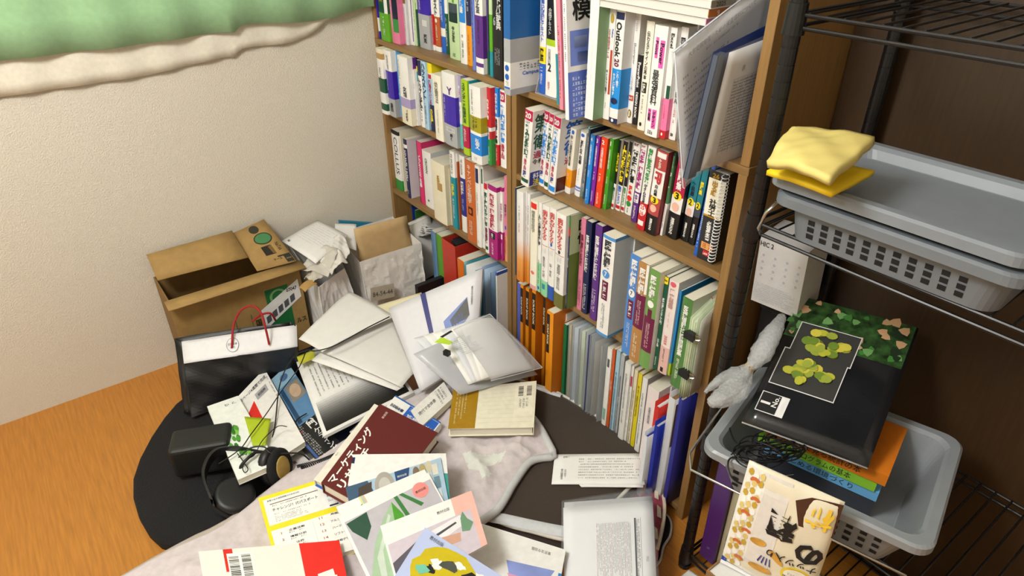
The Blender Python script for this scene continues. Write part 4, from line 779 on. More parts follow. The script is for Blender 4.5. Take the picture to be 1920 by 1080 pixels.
# small patterned cushion and dark round cushion at the pad's end
po = [pz(u, v, .05) for u, v in ((1150, 925), (1190, 900), (1218, 893), (1236, 905), (1247, 935), (1247, 970), (1238, 1010), (1225, 1060), (1150, 1060))]
t = prism('patterned_cushion', 'red and cream patterned quilted cushion tucked at the pad end', 'cushion', spline(po, 4, True), .012, .062, mat('A8485A', .9, .35, 26, .2), .02)
S = planar(pz(1228, 915, .066), pz(1243, 935, .066), pz(1240, 985, .066), pz(1224, 985, .066))
g = G(); g.tube(spline([pz(u, v, .058) for u, v in ((1222, 897), (1238, 912), (1246, 945), (1243, 985), (1232, 1030))], 6), .005, 6); g.out('edge_binding', mat('D9CCB6', .9, .1, 60), t, True)
for k, (u, v) in enumerate(((1231, 925), (1236, 960), (1230, 1000))):
    g = G(); g.hexa([pz(u-4, v-14, .064), pz(u+3, v-8, .064), pz(u+4, v+12, .064), pz(u-4, v+8, .064)], [pz(u-4, v-14, .068), pz(u+3, v-8, .068), pz(u+4, v+12, .068), pz(u-4, v+8, .068)]); g.out('cream_leaf', mat('D9CCB6', .9, .1, 60), t)
ro = [pz(u, v, .008) for u, v in ((1170, 960), (1215, 950), (1245, 962), (1258, 980), (1256, 1005), (1244, 1025), (1230, 1060), (1170, 1070))]
t = prism('seat_cushion', 'black flat cushion with white piping on the wooden floor', 'cushion', spline(ro, 4, True), .0006, .0115, mat('1C1A1A', .9, .1, 100, .2), .006)
g = G(); g.tube([Vector((p.x, p.y, .0085)) for p in spline(ro, 6, True)], .0035, 6, closed=True); g.out('piping', mat('D8D8D4', .8, .05), t, True)

# ------------------------------------------------------------------ flat books, magazines and papers
def corners(px, z):
    if not isinstance(z, (list, tuple)): z = [z]*4
    return [pz(u, v, zz) for (u, v), zz in zip(px, z)]
def flatbook(name, label, cat, px, z, thick, cover, pages='ivory', spine=3, group=None, hard=False, rough=.42, back=None):
    """book lying flat: corners TL, TR, BR, BL of its upper cover as its reader sees them; spine = index of the edge (0 TL-TR, 1 TR-BR, 2 BR-BL, 3 BL-TL)"""
    C = corners(px, z); S = planar(*C); n = S.n; ct = .0022 if hard else .0007
    ctr = sum(C, Vector())/4
    t = thing(name, label, cat, ctr-n*thick, group)
    g = G(); lo = lambda e: [c-n*e for c in C]
    g.hexa(lo(ct), lo(0)); g.hexa(lo(thick), lo(thick-ct), 1)
    k = spine; a, b = C[k], C[(k+1) % 4]; iw = (ctr-(a+b)/2); iw = iw-n*iw.dot(n); iw.normalize(); iw = iw*ct
    g.hexa([a-n*(thick-ct), b-n*(thick-ct), b+iw-n*(thick-ct), a+iw-n*(thick-ct)], [a-n*ct, b-n*ct, b+iw-n*ct, a+iw-n*ct], 0)
    g.out('cover', [M(cover), M(back or cover)], t)
    ins = .004 if hard else .0008; D = []
    for j, c in enumerate(C):
        d = (ctr-c); d.normalize(); D.append(c+d*ins*1.4)
    g = G(); g.hexa([d-n*(thick-ct-.0001) for d in D], [d-n*(ct+.0001) for d in D]); g.out('pages', stripes(pages, 'CFC9B4' if pages == 'ivory' else 'C2C2BC', 300), t)
    return t, S
def paper(name, label, cat, px, z, m='paper', bend=0.0, noise=0.0, group=None, seed=0, nx=8, ny=8, thick=.0006):
    C = corners(px, z); t = thing(name, label, cat, C[3], group); M_ = mat(m, .65, .02, 40) if isinstance(m, str) else m
    o, S = sheet('paper_sheet', *C, M_, t, nx, ny, bend, noise, thick, seed); return t, S

# red and white book, lower edge of the view
t, S = flatbook('paperback_book', 'white dotted book with bright red end panel beside the yellow exam guide', 'book', ((372, 1034), (636, 1013), (664, 1146), (396, 1172)), .15, .03, mat('E6E2DA', .45, .03, 300), spine=1)
patch(t, S, (.71, 0, 1, 1), 'E0231C'); patch(t, S, (.17, -.0, .235, .33), 'D2201A', .0002); patch(t, S, ((.80, .47), (.915, .41), (.92, .5), (.935, .5), (.935, .58), (.93, .62), (.95, .63), (.945, .72), (.95, 1), (.79, 1)), 'EDEAE4', .0005)
patch(t, S, (.19, .07, .37, .72), 'F0EEE8', .0004); barcode(t, S, (.20, .12, .27, .6), e=.0007, vertical=True, seed=2); barcode(t, S, (.29, .1, .355, .6), e=.0007, vertical=True, seed=8)
patch(t, S, (.52, .48, .60, .9), 'dgrey', .0003); patch(t, S, (.524, .49, .596, .89), 'F2EEE6', .0005); disc(t, S, (.56, .6), .026, .06, 'E0B0A8', .0008)
# yellow exam guide
t, S = flatbook('paperback_book', 'yellow-framed white exam guide lying beside the maroon book', 'book', ((484, 934), (648, 884), (690, 1022), (522, 1074)), .13, .014, 'F0DE2A', spine=3)
patch(t, S, (.04, .055, 1, .42), 'F2F1EC', .0004); patch(t, S, (.04, .49, 1, 1), 'F2F1EC', .0004)
lettering(t, S, '貴重な出る順問題集付き新版対応', (.08, .07, .44, .105), 'navy', e=.0008, bold=0); patch(t, S, (.1, .135, .64, .146), '7A5A4A', .0006)
lettering(t, S, 'チャレンジ！ITパスポート', (.11, .19, .62, .265), 'dark', e=.0008); smallprint(t, S, (.12, .275, .62, .3), 1, 'grey', e=.0008); smallprint(t, S, (.12, .31, .48, .4), 4, 'grey', e=.0008); smallprint(t, S, (.12, .16, .6, .182), 1, 'dgrey', e=.0008)
barcode(t, S, (.72, .085, .95, .16), seed=5, e=.0007); barcode(t, S, (.72, .2, .95, .27), seed=6, e=.0007); smallprint(t, S, (.72, .3, .95, .34), 2, 'dgrey', e=.0008); patch(t, S, (.72, .385, .82, .405), 'dark', .0006)
for k, (n1, w1, n2, w2) in enumerate((('1', '企業活動', '11', '基礎理論'), ('2', '情報分析', '12', 'アルゴリズム'), ('3', '法務', '13', 'ハードウェア'), ('4', '経営戦略', '14', 'ソフトウェア'), ('5', '技術戦略', '15', '情報デザイン'))):
    y = .53+.085*k
    lettering(t, S, n1, (.12, y+.01, .16, y+.04), 'B06040', e=.0008); lettering(t, S, w1, (.22, y, .4, y+.03), 'dark', e=.0008); lettering(t, S, n2, (.56, y-.03, .61, y), 'B06040', e=.0008); lettering(t, S, w2, (.68, y-.035, .9, y-.005), 'dark', e=.0008); smallprint(t, S, (.22, y+.035, .44, y+.055), 1, 'dgrey', e=.0008, chars=10)
patch(t, S, (.49, .52, .494, .95), 'lgrey', .0006)
# blue and white study book, cream book and maroon hardcover, stacked
t, S = flatbook('paperback_book', 'white and blue study book under the maroon hardcover', 'book', ((662, 836), (742, 741), (827, 792), (752, 890)), .165, .022, 'EDEDEA', spine=2)
patch(t, S, (.0, .0, .55, .3), '1F5FC0', .0003); patch(t, S, (.72, .36, .97, .98), '1F5FC0', .0003); lettering(t, S, '試験直前テキスト', (.74, .42, .86, .95), 'white', 'v', e=.0007); smallprint(t, S, (.88, .4, .95, .9), 2, 'lblue', True, e=.0007); patch(t, S, (.975, 0, 1, 1), '2A5FB0', .0003); lettering(t, S, '学習参考書', (.76, .04, .9, .32), 'navy', 'v', e=.0006)
t, S = flatbook('hardcover_book', 'cream book with blue back cover beneath the maroon hardcover', 'book', ((588, 899), (702, 757), (790, 800), (680, 946)), .188, .022, 'E9E5D6', spine=0, back='2A63B8', hard=True)
smallprint(t, S, (.3, .03, .34, .06), 1, 'dark', e=.0006, chars=3)
t, S = flatbook('hardcover_book', 'maroon hardcover with big white title lying on other books', 'book', ((602, 905), (712, 757), (821, 811), (706, 962)), .223, .034, mat('5E1717', .5, .05, 200), spine=0, hard=True, rough=.5)
lettering(t, S, 'マーケティング', (.04, .05, .70, .20), 'white', 'h', .03, .0008); lettering(t, S, 'リサーチ', (.04, .23, .5, .37), 'white', 'h', .03, .0008); lettering(t, S, 'の実際', (.04, .4, .3, .5), 'white', 'h', .03, .0008); lettering(t, S, '新装版', (.86, .16, .95, .2), 'E8D0C8', 'h', 0, .0008)
# cream notebook-like hardcover with mustard edge
t, S = flatbook('hardcover_book', 'cream lined hardcover with mustard edge lying on the quilt', 'book', ((850, 729), (1006, 714), (1001, 801), (840, 804)), .182, .028, 'EAE5CF', spine=1, hard=True)
patch(t, S, (0, 0, .31, 1), 'A67D0C', .0003)
for k in range(9): patch(t, S, (.36, .12+.095*k, .98, .124+.095*k), 'CFC9B0', .0004, 'ruled_line')
patch(t, S, (.75, .05, .97, .75), 'EFEAD6', .0005); barcode(t, S, (.79, .1, .85, .33), vertical=True, e=.0008, seed=3); barcode(t, S, (.89, .1, .95, .33), vertical=True, e=.0008, seed=4); smallprint(t, S, (.8, .38, .92, .6), 3, 'dgrey', True, e=.0008, chars=14)
for k in range(4): smallprint(t, S, (.05+.035*k, .12, .075+.035*k, .9-.06*k), 1, 'F0E6B8', True, e=.0006, chars=30, seed=k)
# card on the pad
for k, (px, lab) in enumerate(((((1042, 862), (1204, 858), (1206, 914), (1090, 913)), 'lower white printed slip lying on the brown pad'), (((1040, 852), (1205, 850), (1209, 909), (1034, 908)), 'upper white printed slip with text on the brown pad'))):
    t, S = paper('printed_slip', lab, 'paper', px, PADZ+.006+.0012*k, 'F0F0EE', bend=.0008)
    if k:
        for r in range(8): smallprint(t, S, (.28, .16+.088*r, .97-.02*(r % 3), .205+.088*r), 1, 'dgrey', e=.0006, seed=r, chars=34)
        lettering(t, S, '食の健康法', (.085, .5, .115, .85), 'dgrey', 'v', 0, .0006); lettering(t, S, 'お元気で', (.125, .5, .15, .8), 'dgrey', 'v', 0, .0006); lettering(t, S, 'ご挨拶', (.1, .07, .17, .14), 'dgrey', 'u', 0, .0006)
# clear folder with printed sheets, lower edge of the view
t, S = paper('clear_folder', 'clear folder of white printed sheets across the pad and cushion', 'folder', ((1056, 952), (1224, 938), (1232, 1110), (1058, 1110)), PADZ+.016, 'F4F5F8')
for r in range(24): smallprint(t, S, (.36+.016*r, .24, .371+.016*r, .92-.02*(r % 4)), 1, 'dark' if r % 5 else 'B03A50', True, e=.0006, seed=r, chars=44)
patch(t, S, (.78, .2, .80, .96), 'dgrey', .0005); patch(t, S, (.85, .2, .853, .96), 'dgrey', .0005); smallprint(t, S, (.8, .22, .84, .9), 2, 'dark', True, e=.0007, chars=40); lettering(t, S, '資料', (.9, .62, .93, .72), 'grey', 'v', 0, .0006)
t2 = t
for k in range(2): sheet('paper_sheet', *corners(((1060-2*k, 946-4*k), (1223, 934-4*k), (1231, 1110), (1058, 1110)), PADZ+.014-.002*k), mat('E2E3E8', .65, .02, 40), t2)
sheet('clear_cover', *corners(((1053, 938), (1222, 913), (1236, 1112), (1052, 1112)), PADZ+.0185), mat('DDE2EA', .2, 0, alpha=.05), t2); sheet('clear_cover', *corners(((1053, 940), (1224, 916), (1238, 1112), (1052, 1112)), PADZ+.0095), mat('C9CED6', .25, 0, alpha=.1), t2)
# fan of magazines
MG = 'fan of magazines at the foot of the heap'
t, S = flatbook('magazine', 'white magazine with teal corner, lowest of the fanned pile', 'magazine', ((662, 852), (836, 850), (846, 966), (652, 910)), .2275, .0035, 'ECECEA', 'paper', group=MG)
patch(t, S, (.93, .35, 1, 1), '3E9C98')
patch(t, S, (.0, .1, .03, .3), 'navy')
t, S = flatbook('magazine', 'blue photo magazine with watches in the fanned pile', 'magazine', ((648, 914), (826, 858), (842, 945), (668, 1004)), .2325, .004, 'A9C4DA', 'paper', group=MG)
patch(t, S, ((0, 0), (.22, 0), (.3, .5), (0, .7)), '3E5A78'); patch(t, S, ((.12, .1), (.26, .05), (.24, .25), (.28, .55), (.14, .6), (.1, .3)), '4A3E3A', .0006); disc(t, S, (.38, .22), .1, .3, 'A8A49C', .0005); disc(t, S, (.38, .22), .06, .18, 'C2C0BA', .0008); patch(t, S, ((.5, -.0), (.66, .0), (.62, .3), (.5, .25)), '2A4A78', .0007); lettering(t, S, '教材出版', (.52, .08, .62, .18), 'white', 'h', 0, .0011)
for k in range(3): disc(t, S, (.72+.07*k, .16-.02*k), .035, .13, ('7A6A58', 'B0A070', 'C8C2A8')[k], .0007+.0002*k); patch(t, S, (.89+.0*k, .1+.28*k, .95, .34+.28*k), ('D8D4C8', '6A8898', 'C8D4D8')[k], .0012+.0002*k)
patch(t, S, (.84, .18, .88, .9), 'C8D0D4', .0006)
t, S = flatbook('magazine', 'white pamphlet with rainbow stripe under the leaf magazine', 'magazine', ((630, 950), (796, 880), (860, 985), (690, 1062)), .2365, .003, 'EDECEA', 'paper', group=MG)
for k, c in enumerate(('E8D890', 'A8C8C0', 'D8B8A0')): patch(t, S, (.24+.02*k, .0, .26+.02*k, .4), c, .0004)
patch(t, S, ((.1, .26), (.24, .12), (.26, .22)), '2E98A0', .0004)
t, S = flatbook('magazine', 'grey magazine with large green leaf and pink disc', 'magazine', ((634, 969), (803, 886), (868, 1006), (706, 1120)), .2415, .004, 'EDECEA', 'paper', group=MG)
patch(t, S, (.03, .1, .985, 1), 'BDB9C2'); disc(t, S, (.84, .18), .085, .11, 'F0908C', .0009); lettering(t, S, '教材出版', (.78, .16, .90, .21), 'dark', 'h', .01, .0012)
leaf = [(.52, .14), (.57, .35), (.56, .7), (.5, 1), (.05, 1), (.04, .8), (.2, .5), (.38, .28)]; patch(t, S, leaf, '4C9A30', .0006); patch(t, S, [(.52, .14), (.46, .4), (.3, .75), (.22, 1), (.05, 1), (.04, .8), (.2, .5), (.38, .28)], 'A4C0A0', .0008); patch(t, S, [(.44, .26), (.45, .3), (.24, .62), (.14, 1), (.09, 1), (.16, .66)], 'C8D4C8', .001); patch(t, S, ((.04, .13), (.26, .11), (.24, .3), (.15, .42), (.06, .25)), '2C5040', .0007)
patch(t, S, ((.56, .1), (.60, .1), (.63, .42), (.59, .44)), '3E7A40', .0007); patch(t, S, ((.62, .1), (.66, .1), (.81, .36), (.77, .38)), '3E7A40', .0007); patch(t, S, ((.56, .52), (.7, .46), (.76, .8), (.64, .86)), 'C8CEC0', .0010); patch(t, S, (.36, .75, .6, .77), 'E4EAE0', .0012); patch(t, S, ((.9, .55), (.985, .48), (.985, .75)), '2E5040', .0006)
t, S = flatbook('magazine', 'white and pink magazine showing hands on a laptop', 'magazine', ((713, 986), (884, 920), (914, 1020), (748, 1112)), .2465, .004, 'EFEDEA', 'paper', group=MG)
patch(t, S, (.76, 0, 1, 1), 'EDB9AE', .0003); patch(t, S, (.02, .32, .93, 1), 'CFC4D0', .0005); patch(t, S, ((.02, .6), (.3, .45), (.36, .75), (.2, 1), (.02, 1)), '5A5662', .0008); patch(t, S, ((.3, .62), (.5, .55), (.76, .62), (.74, .75), (.5, .72), (.3, .8)), 'CFA08A', .0009); patch(t, S, ((.45, .4), (.8, .34), (.88, .5), (.5, .62)), 'E8E6EA', .0008); patch(t, S, ((.5, .48), (.74, .42), (.75, .45), (.51, .52)), '4A4A52', .001)
patch(t, S, ((.8, .4), (.84, .3), (.87, .45), (.92, .55), (.86, .66), (.78, .62)), '6E9678', .0012); lettering(t, S, '教材出版', (.58, .12, .72, .2), 'dgrey', 'h', 0, .0007)
t, S = flatbook('magazine', 'pale blue magazine with mustard and black camouflage print', 'magazine', ((797, 989), (960, 1092), (900, 1220), (720, 1112)), .252, .004, mat('B8C4EA', .4, .05, 6), 'paper', group=MG)
rr = random.Random(3)
def blob(c, r, col, e, n=14, k=.35):
    pts = [(c[0]+r*(1+k*(rr.random()-.5)*2)*math.cos(2*math.pi*j/n), c[1]+r*(1+k*(rr.random()-.5)*2)*math.sin(2*math.pi*j/n)) for j in range(n)]; patch(t, S, pts, col, e)
blob((.46, .46), .38, 'C8B414', .0005, 22, .1)
for c, r, col in (((.3, .34), .06, 'white'), ((.42, .28), .09, '4A4E48'), ((.5, .2), .05, 'white'), ((.68, .3), .12, '1C1C1E'), ((.72, .2), .06, 'white'), ((.26, .46), .05, '1C1C1E'), ((.2, .5), .06, '6FBFA8'), ((.4, .55), .05, '1C1C1E'), ((.55, .5), .07, 'C8B414'), ((.8, .45), .06, '6FBFA8'), ((.5, .7), .1, 'white'), ((.62, .62), .06, '1C1C1E'), ((.35, .68), .06, '6FBFA8')): blob(c, r, col, .0008+.0003*rr.random(), 12, .45)
lettering(t, S, '教材出版', (.1, .05, .26, .11), 'dgrey', 'h', 0, .0014)
t, S = flatbook('magazine', 'white magazine with sunset sky triangles beside the clear folder', 'magazine', ((888, 977), (1061, 1031), (1044, 1125), (858, 1070)), .146, .004, 'EEEDEA', 'paper', group=MG)
lettering(t, S, '東京法令出版', (.66, .14, .86, .22), 'dgrey', 'u', 0, .0007); patch(t, S, ((.44, .55), (.93, .48), (.86, .8), (.7, 1.0), (.55, 1)), mat('8FA0E0', .4, .2, 9), .0005); patch(t, S, ((.48, .78), (.84, .78), (.74, 1), (.56, 1)), mat('D8A0C0', .4, .2, 9), .0008); patch(t, S, ((.97, .5), (1, .5), (1, 1), (.97, 1)), '2E86D0', .0006)
# ------------------------------------------------------------------ heap between bookcase and wall
# cardboard box
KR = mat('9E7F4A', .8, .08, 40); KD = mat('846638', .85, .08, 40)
bx0, bx1, by0, by1, bz = -1.485, -1.305, -.86, -.455, .345
t = thing('cardboard_box', 'open brown cardboard drinks box standing against the beige wall', 'box', ((bx0+bx1)/2, (by0+by1)/2, 0))
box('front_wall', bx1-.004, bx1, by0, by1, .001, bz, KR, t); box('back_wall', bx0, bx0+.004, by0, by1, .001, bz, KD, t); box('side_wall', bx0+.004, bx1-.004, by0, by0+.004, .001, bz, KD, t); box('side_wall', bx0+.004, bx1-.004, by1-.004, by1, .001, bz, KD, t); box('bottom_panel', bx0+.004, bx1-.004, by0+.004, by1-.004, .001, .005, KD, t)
fp = [pxx(495, 411, bx0+.012), pz(556, 489, bz+.012), pz(482, 508, bz+.006), pxx(437, 437, bx0+.012)]
o, S = sheet('top_flap', fp[3], fp[0], fp[1], fp[2], KR, t, 4, 4, thick=.004)
disc(t, S, (.55, .12), .14, .09, '2A2A20', .0006); disc(t, S, (.62, .36), .25, .13, '1F1F1A', .0006); disc(t, S, (.62, .36), .22, .11, '3E7A4A', .0009); patch(t, S, (.42, .53, .7, .74), '1A140C', .0008, 'hand_hole'); patch(t, S, ((.6, .56), (.7, .53), (.7, .74), (.62, .72)), '6E5428', .001); lettering(t, S, 'NaTak', (.78, .52, .93, .7), '2A2A20', 'r', .01, .0008); patch(t, S, (.66, .8, .98, .83), '1F1F1A', .0008); patch(t, S, (.80, .82, .98, .98), '1F1F1A', .0008); lettering(t, S, '飲料用', (.83, .83, .95, .97), KR, 'h', .01, .0012); lettering(t, S, 'ケース', (.52, .83, .74, .9), '1F1F1A', 'h', .02, .0012)
fl2 = [Vector((bx0+.01, by0, .43)), Vector((bx0+.012, fp[3].y-.002, .435)), fp[2]+Vector((-.05, -.006, .03)), Vector((bx0+.09, by0, .375))]
sheet('top_flap', fl2[0], fl2[1], fl2[2], fl2[3], KR, t, 4, 4, thick=.004)
sheet('front_flap', Vector((bx1+.001, by0-.01, bz+.002)), Vector((bx1+.001, by1+.008, bz+.002)), Vector((bx1+.05, by1+.008, bz-.004)), Vector((bx1+.05, by0-.01, bz-.004)), KR, t, 4, 2, thick=.004)
S = planar((bx1, by0, bz), (bx1, by1, bz), (bx1, by1, 0), (bx1, by0, 0))
patch(t, S, (.69, .2, .88, .82), '1E6B38', .0006); disc(t, S, (.79, .3), .07, .08, '7AA86A', .0009); disc(t, S, (.79, .3), .05, .06, '1E6B38', .0012); patch(t, S, (.66, .2, .9, .24), KR, .0004)
lettering(t, S, '500ml×', (.46, .5, .52, .98), '2A2418', 'l', .02, .0008); lettering(t, S, '国産果汁100', (.57, .42, .62, .98), '2A2418', 'v', .02, .0008); lettering(t, S, 'ルス', (.9, .48, .985, .8), '2A2418', 'h', .03, .0008); patch(t, S, (.42, .4, .425, 1), '1E6B38', .0006); patch(t, S, (.545, .4, .55, 1), '1E6B38', .0006)
patch(t, S, ((.62, .40), (.97, .18), (.975, .38), (.63, .62)), 'E8E8E6', .0014, 'shipping_label'); lettering(t, S, '07047', (.86, .24, .95, .29), 'dark', 'h', .02, .002)
for k in range(5): patch(t, S, ((.66+.055*k, .56-.036*k), (.70+.055*k, .535-.036*k), (.70+.055*k, .46-.036*k), (.66+.055*k, .485-.036*k)), 'dgrey', .002)
# crumpled white paper bags
def paper_bag(name, label, rim, foot, m, noise, seed, cat='bag'):
    t = thing(name, label, cat, sum((Vector(f) for f in foot), Vector())/4)
    for k, nm in enumerate(('front_wall', 'side_wall', 'back_wall', 'side_wall')):
        a, b = Vector(rim[k]), Vector(rim[(k+1) % 4]); c, d = Vector(foot[(k+1) % 4]), Vector(foot[k])
        sheet(nm, a, b, c, d, m, t, 34, 34, crumple=noise*(.95 if k == 0 else .7), seed=seed+k, bend=-.004, smooth=False, thick=.0012)
    return t
WB = mat('EFECE7', .6, .05, 25, .12)
rim2 = [pz(648, 500, .295), pz(818, 446, .292), Vector((-1.472, .03, .318)), Vector((-1.472, -.215, .318))]
foot2 = [Vector((-1.235, -.252, .004)), Vector((-1.235, -.016, .004)), Vector((-1.468, -.016, .004)), Vector((-1.468, -.252, .004))]
rim2[1].y = min(rim2[1].y, -.014); rim2[2].y = -.014; rim2[0].y = max(rim2[0].y, -.26); rim2[3].y = -.256
paper_bag('paper_bag', 'wide crumpled white paper bag with kraft board inside, beside the corner bookcase', rim2, foot2, WB, .0035, 11)
t = [o for o in bpy.data.objects if o.name.startswith('paper_bag') and o.type == 'EMPTY'][-1]
xw = -1.226; sw = planar(pxx(694, 540, xw), pxx(738, 531, xw), pxx(740, 556, xw), pxx(696, 566, xw))
patch(t, sw, (.0, .0, 1, 1), mat('CBC4AE', .7, .05), .001, 'paper_label'); lettering(t, sw, '84-54-44', (.08, .25, .92, .8), 'dgrey', 'h', 0, .002)
t, S = paper('paper_envelope', 'pale cream envelope edge showing behind the document folder', 'envelope', ((700, 575), (790, 548), (800, 575), (712, 600)), [.24, .26, .24, .22], 'E2D9B4')
rim1 = [pz(547, 556, .29), pz(646, 503, .292), Vector((-1.45, -.278, .335)), Vector((-1.46, -.43, .335))]
rim1[0].y = max(rim1[0].y, -.438); rim1[1].y = min(rim1[1].y, -.274)
foot1 = [Vector((-1.20, -.44, .004)), Vector((-1.20, -.276, .004)), Vector((-1.44, -.276, .004)), Vector((-1.44, -.44, .004))]
paper_bag('paper_bag', 'smaller crumpled white paper bag stuffed with torn packing paper beside cardboard box', rim1, foot1, mat('F0EFED', .6, .05, 25, .12), .003, 31)
t = thing('kraft_board', 'flat brown kraft cardboard sheet standing in the wide paper bag', 'cardboard', (-1.38, -.12, .02))
kb = [pxx(664, 430, -1.335), pxx(763, 404, -1.335), None, None]
kb[2] = kb[1]+Vector((.03, .0, -.27)); kb[3] = kb[0]+Vector((.03, .0, -.27))
sheet('kraft_sheet', *kb, mat('C6A878', .85, .06, 35), t, 8, 8, bend=.003, noise=.0007, thick=.004)
t = thing('white_box', 'white cardboard box lid standing behind the kraft board', 'box', (-1.34, .02, .05))
wb = [pxx(769, 424, -1.37), pxx(806, 406, -1.37)]; d_ = Vector((.0, 0, -.2))
sheet('lid_front', wb[0], wb[1], wb[1]+Vector((.075, .0, -.2)), wb[0]+Vector((.075, .0, -.2)), mat('D4D2CA', .7, .04), t, 4, 4, thick=.012)
sheet('lid_edge', wb[0]+Vector((-.02, 0, .004)), wb[1]+Vector((-.02, 0, .004)), wb[1]+Vector((0, 0, .002)), wb[0]+Vector((0, 0, .002)), mat('E4E2DC', .7, .03), t, 4, 2, thick=.004)
# packing paper inside the smaller bag
for k, (px, z, c, lab) in enumerate(((((562, 508), (600, 462), (640, 470), (614, 516)), [.325, .36, .37, .325], 'C4C0B6', 'torn grey packing paper sheet sticking out of the smaller bag'), (((598, 490), (628, 458), (652, 492), (620, 512)), [.345, .375, .345, .33], 'D2CFC6', 'crumpled pale packing paper crest in the smaller bag'), (((568, 518), (600, 500), (622, 512), (590, 532)), [.31, .32, .315, .31], 'BDB8AA', 'folded grey packing paper low in the smaller bag'), (((615, 455), (645, 440), (656, 470), (640, 500)), [.36, .38, .365, .335], 'D8D6D0', 'white packing paper strip beside the kraft board'), (((560, 540), (580, 525), (596, 532), (572, 548)), [.305, .31, .305, .302], 'B08A50', 'small tan cardboard scrap in the smaller bag'))):
    t, S = paper('packing_paper', lab, 'paper', px, z, mat(c, .75, .08, 20, .2), bend=.012, noise=.006 if k < 4 else 0, seed=k+3, nx=16, ny=16)
# printed sheets against the wall
t, S = paper('printed_sheet', 'white printed letter resting by the wall above the bags', 'paper', ((597, 413), (652, 441), (592, 494), (528, 452)), [.385, .375, .355, .37], 'E4E3E0', bend=.004)
for k in range(9): smallprint(t, S, (.1+.0*k, .14+.065*k, .85-.05*(k % 3), .165+.065*k), 1, 'grey', e=.0006, seed=k, chars=30)
lettering(t, S, 'R6', (.08, .86, .14, .93), 'dark', 'h', .02, .0008)
t, S = paper('printed_sheet', 'second white sheet leaning on the wall behind the kraft board', 'paper', ((628, 419), (668, 420), (668, 470), (628, 455)), [.375, .37, .32, .35], 'DEDDDA', bend=.002)
t = thing('clipboard', 'teal blue clipboard lying along the wall behind the bags', 'clipboard', (-1.485, -.1, .3)); g = G()
a, b = pxx(634, 412, -1.488), pxx(710, 417, -1.488); g.hexa([a, b, b+Vector((.012, 0, 0)), a+Vector((.012, 0, 0))], [a+Vector((0, .0, -.2)), b+Vector((0, 0, -.2)), b+Vector((.012, 0, -.2)), a+Vector((.012, 0, -.2))]); g.out('board', mat('2A88A8', .4, .03), t)
# black paper bag with white cuff and red rope handles
t = thing('shopping_bag', 'black paper shopping bag with white cuff and red rope handles', 'bag', (-1.08, -.75, 0))
BK = mat('1B1B1D', .45, .2, 18, .25)
A = [pz(340, 640, .24), pz(556, 609, .24)]; Bm = [pz(345, 682, .20), pz(558, 650, .20)]; F0 = [pz(360, 782, .045), pz(562, 706, .045)]
bk = Vector((-.03, -.012, 0))
o, S = sheet('white_cuff', A[0], A[1], Bm[1], Bm[0], mat('E2E2E4', .6, .03), t, 12, 6, noise=.0012, thick=.0012)
disc(t, S, (.43, .5), .055, .32, 'dgrey', .0012); disc(t, S, (.43, .5), .051, .30, 'E2E2E4', .0015); lettering(t, S, '日宣製菓', (.39, .4, .47, .52), 'dgrey', 'h', 0, .0018); lettering(t, S, '株式', (.41, .56, .45, .66), 'dgrey', 'h', 0, .0018)
sheet('front_wall', Bm[0], Bm[1], F0[1], F0[0], BK, t, 20, 16, noise=.004, seed=5, thick=.0012, smooth=False)
sheet('side_wall', A[1], A[1]+bk, F0[1]+bk, F0[1], BK, t, 8, 12, noise=.003, thick=.0012); sheet('side_wall', A[0]+bk, A[0], F0[0], F0[0]+bk, BK, t, 8, 12, noise=.003, thick=.0012); sheet('back_wall', A[1]+bk, A[0]+bk, F0[0]+bk, F0[1]+bk, BK, t, 12, 12, noise=.003, thick=.0012)
RO = mat('9E1B20', .7, .15, 300, .3)
g = G(); g.tube(spline([pz(434, 652, .215)+Vector((.004, 0, 0)), pz(438, 610, .27), pz(452, 582, .31), pz(474, 574, .325), pz(490, 588, .31), pz(499, 620, .26), pz(504, 645, .215)+Vector((.004, 0, 0))], 8), .0034, 8); g.out('rope_handle', RO, t, True)
g = G(); g.tube(spline([pz(487, 608, .27)+bk, pz(500, 595, .27)+bk*.8, pz(518, 592, .27)+bk*.8, pz(530, 606, .235)+bk], 6), .0034, 8); g.out('rope_handle', RO, t, True)

# ------------------------------------------------------------------ papers in the middle of the heap
t = thing('open_magazine', 'opened magazine page with small print fading to black, lying in the heap', 'magazine', pz(660, 740, .1))
cm = corners(((553, 672), (690, 606), (776, 736), (607, 818)), [.12, .135, .145, .13]); n_ = planar(*cm).n
for k in range(5): sheet('inner_page', *[c-n_*(.002+.0016*k) for c in cm], mat('E2E2DE', .7, .02), t, 6, 6, bend=.004)
o, S = sheet('printed_page', *cm, mat('E9E9E6', .55, .02), t, 10, 10, bend=.004)
gp = [(.03, .02), (.97, .02), (.97, .97), (.03, .97)]
for k in range(14):
    c = int(0xD6*(1-k/13)**1.3)+14; patch(t, S, (.04, .62+.025*k, .965, .645+.025*k), '%02X%02X%02X' % (c, c, c), .0006, 'printed_fade', n=4)
for k in range(16): smallprint(t, S, (.10+.055*k, .1+.02*(k % 2), .125+.055*k, .6), 1, 'dgrey', True, e=.0012, seed=k, chars=34, ragged=.1)
sheets_px = (
 ('printed_sheet', 'large white sheet peaking over the heap below the paper bag', ((655, 546), (740, 593), (604, 660), (560, 636)), [.262, .25, .222, .228], 'DEDDD9', .010),
 ('printed_sheet', 'white sheet slanting over the open magazine', ((600, 659), (735, 590), (776, 700), (753, 727)), [.205, .228, .178, .17], 'D9D8D4', .008),
 ('printed_sheet', 'white folded sheet under the slanting sheet', ((584, 676), (602, 661), (758, 725), (744, 733)), [.178, .194, .16, .155], 'E4E3DF', .004))
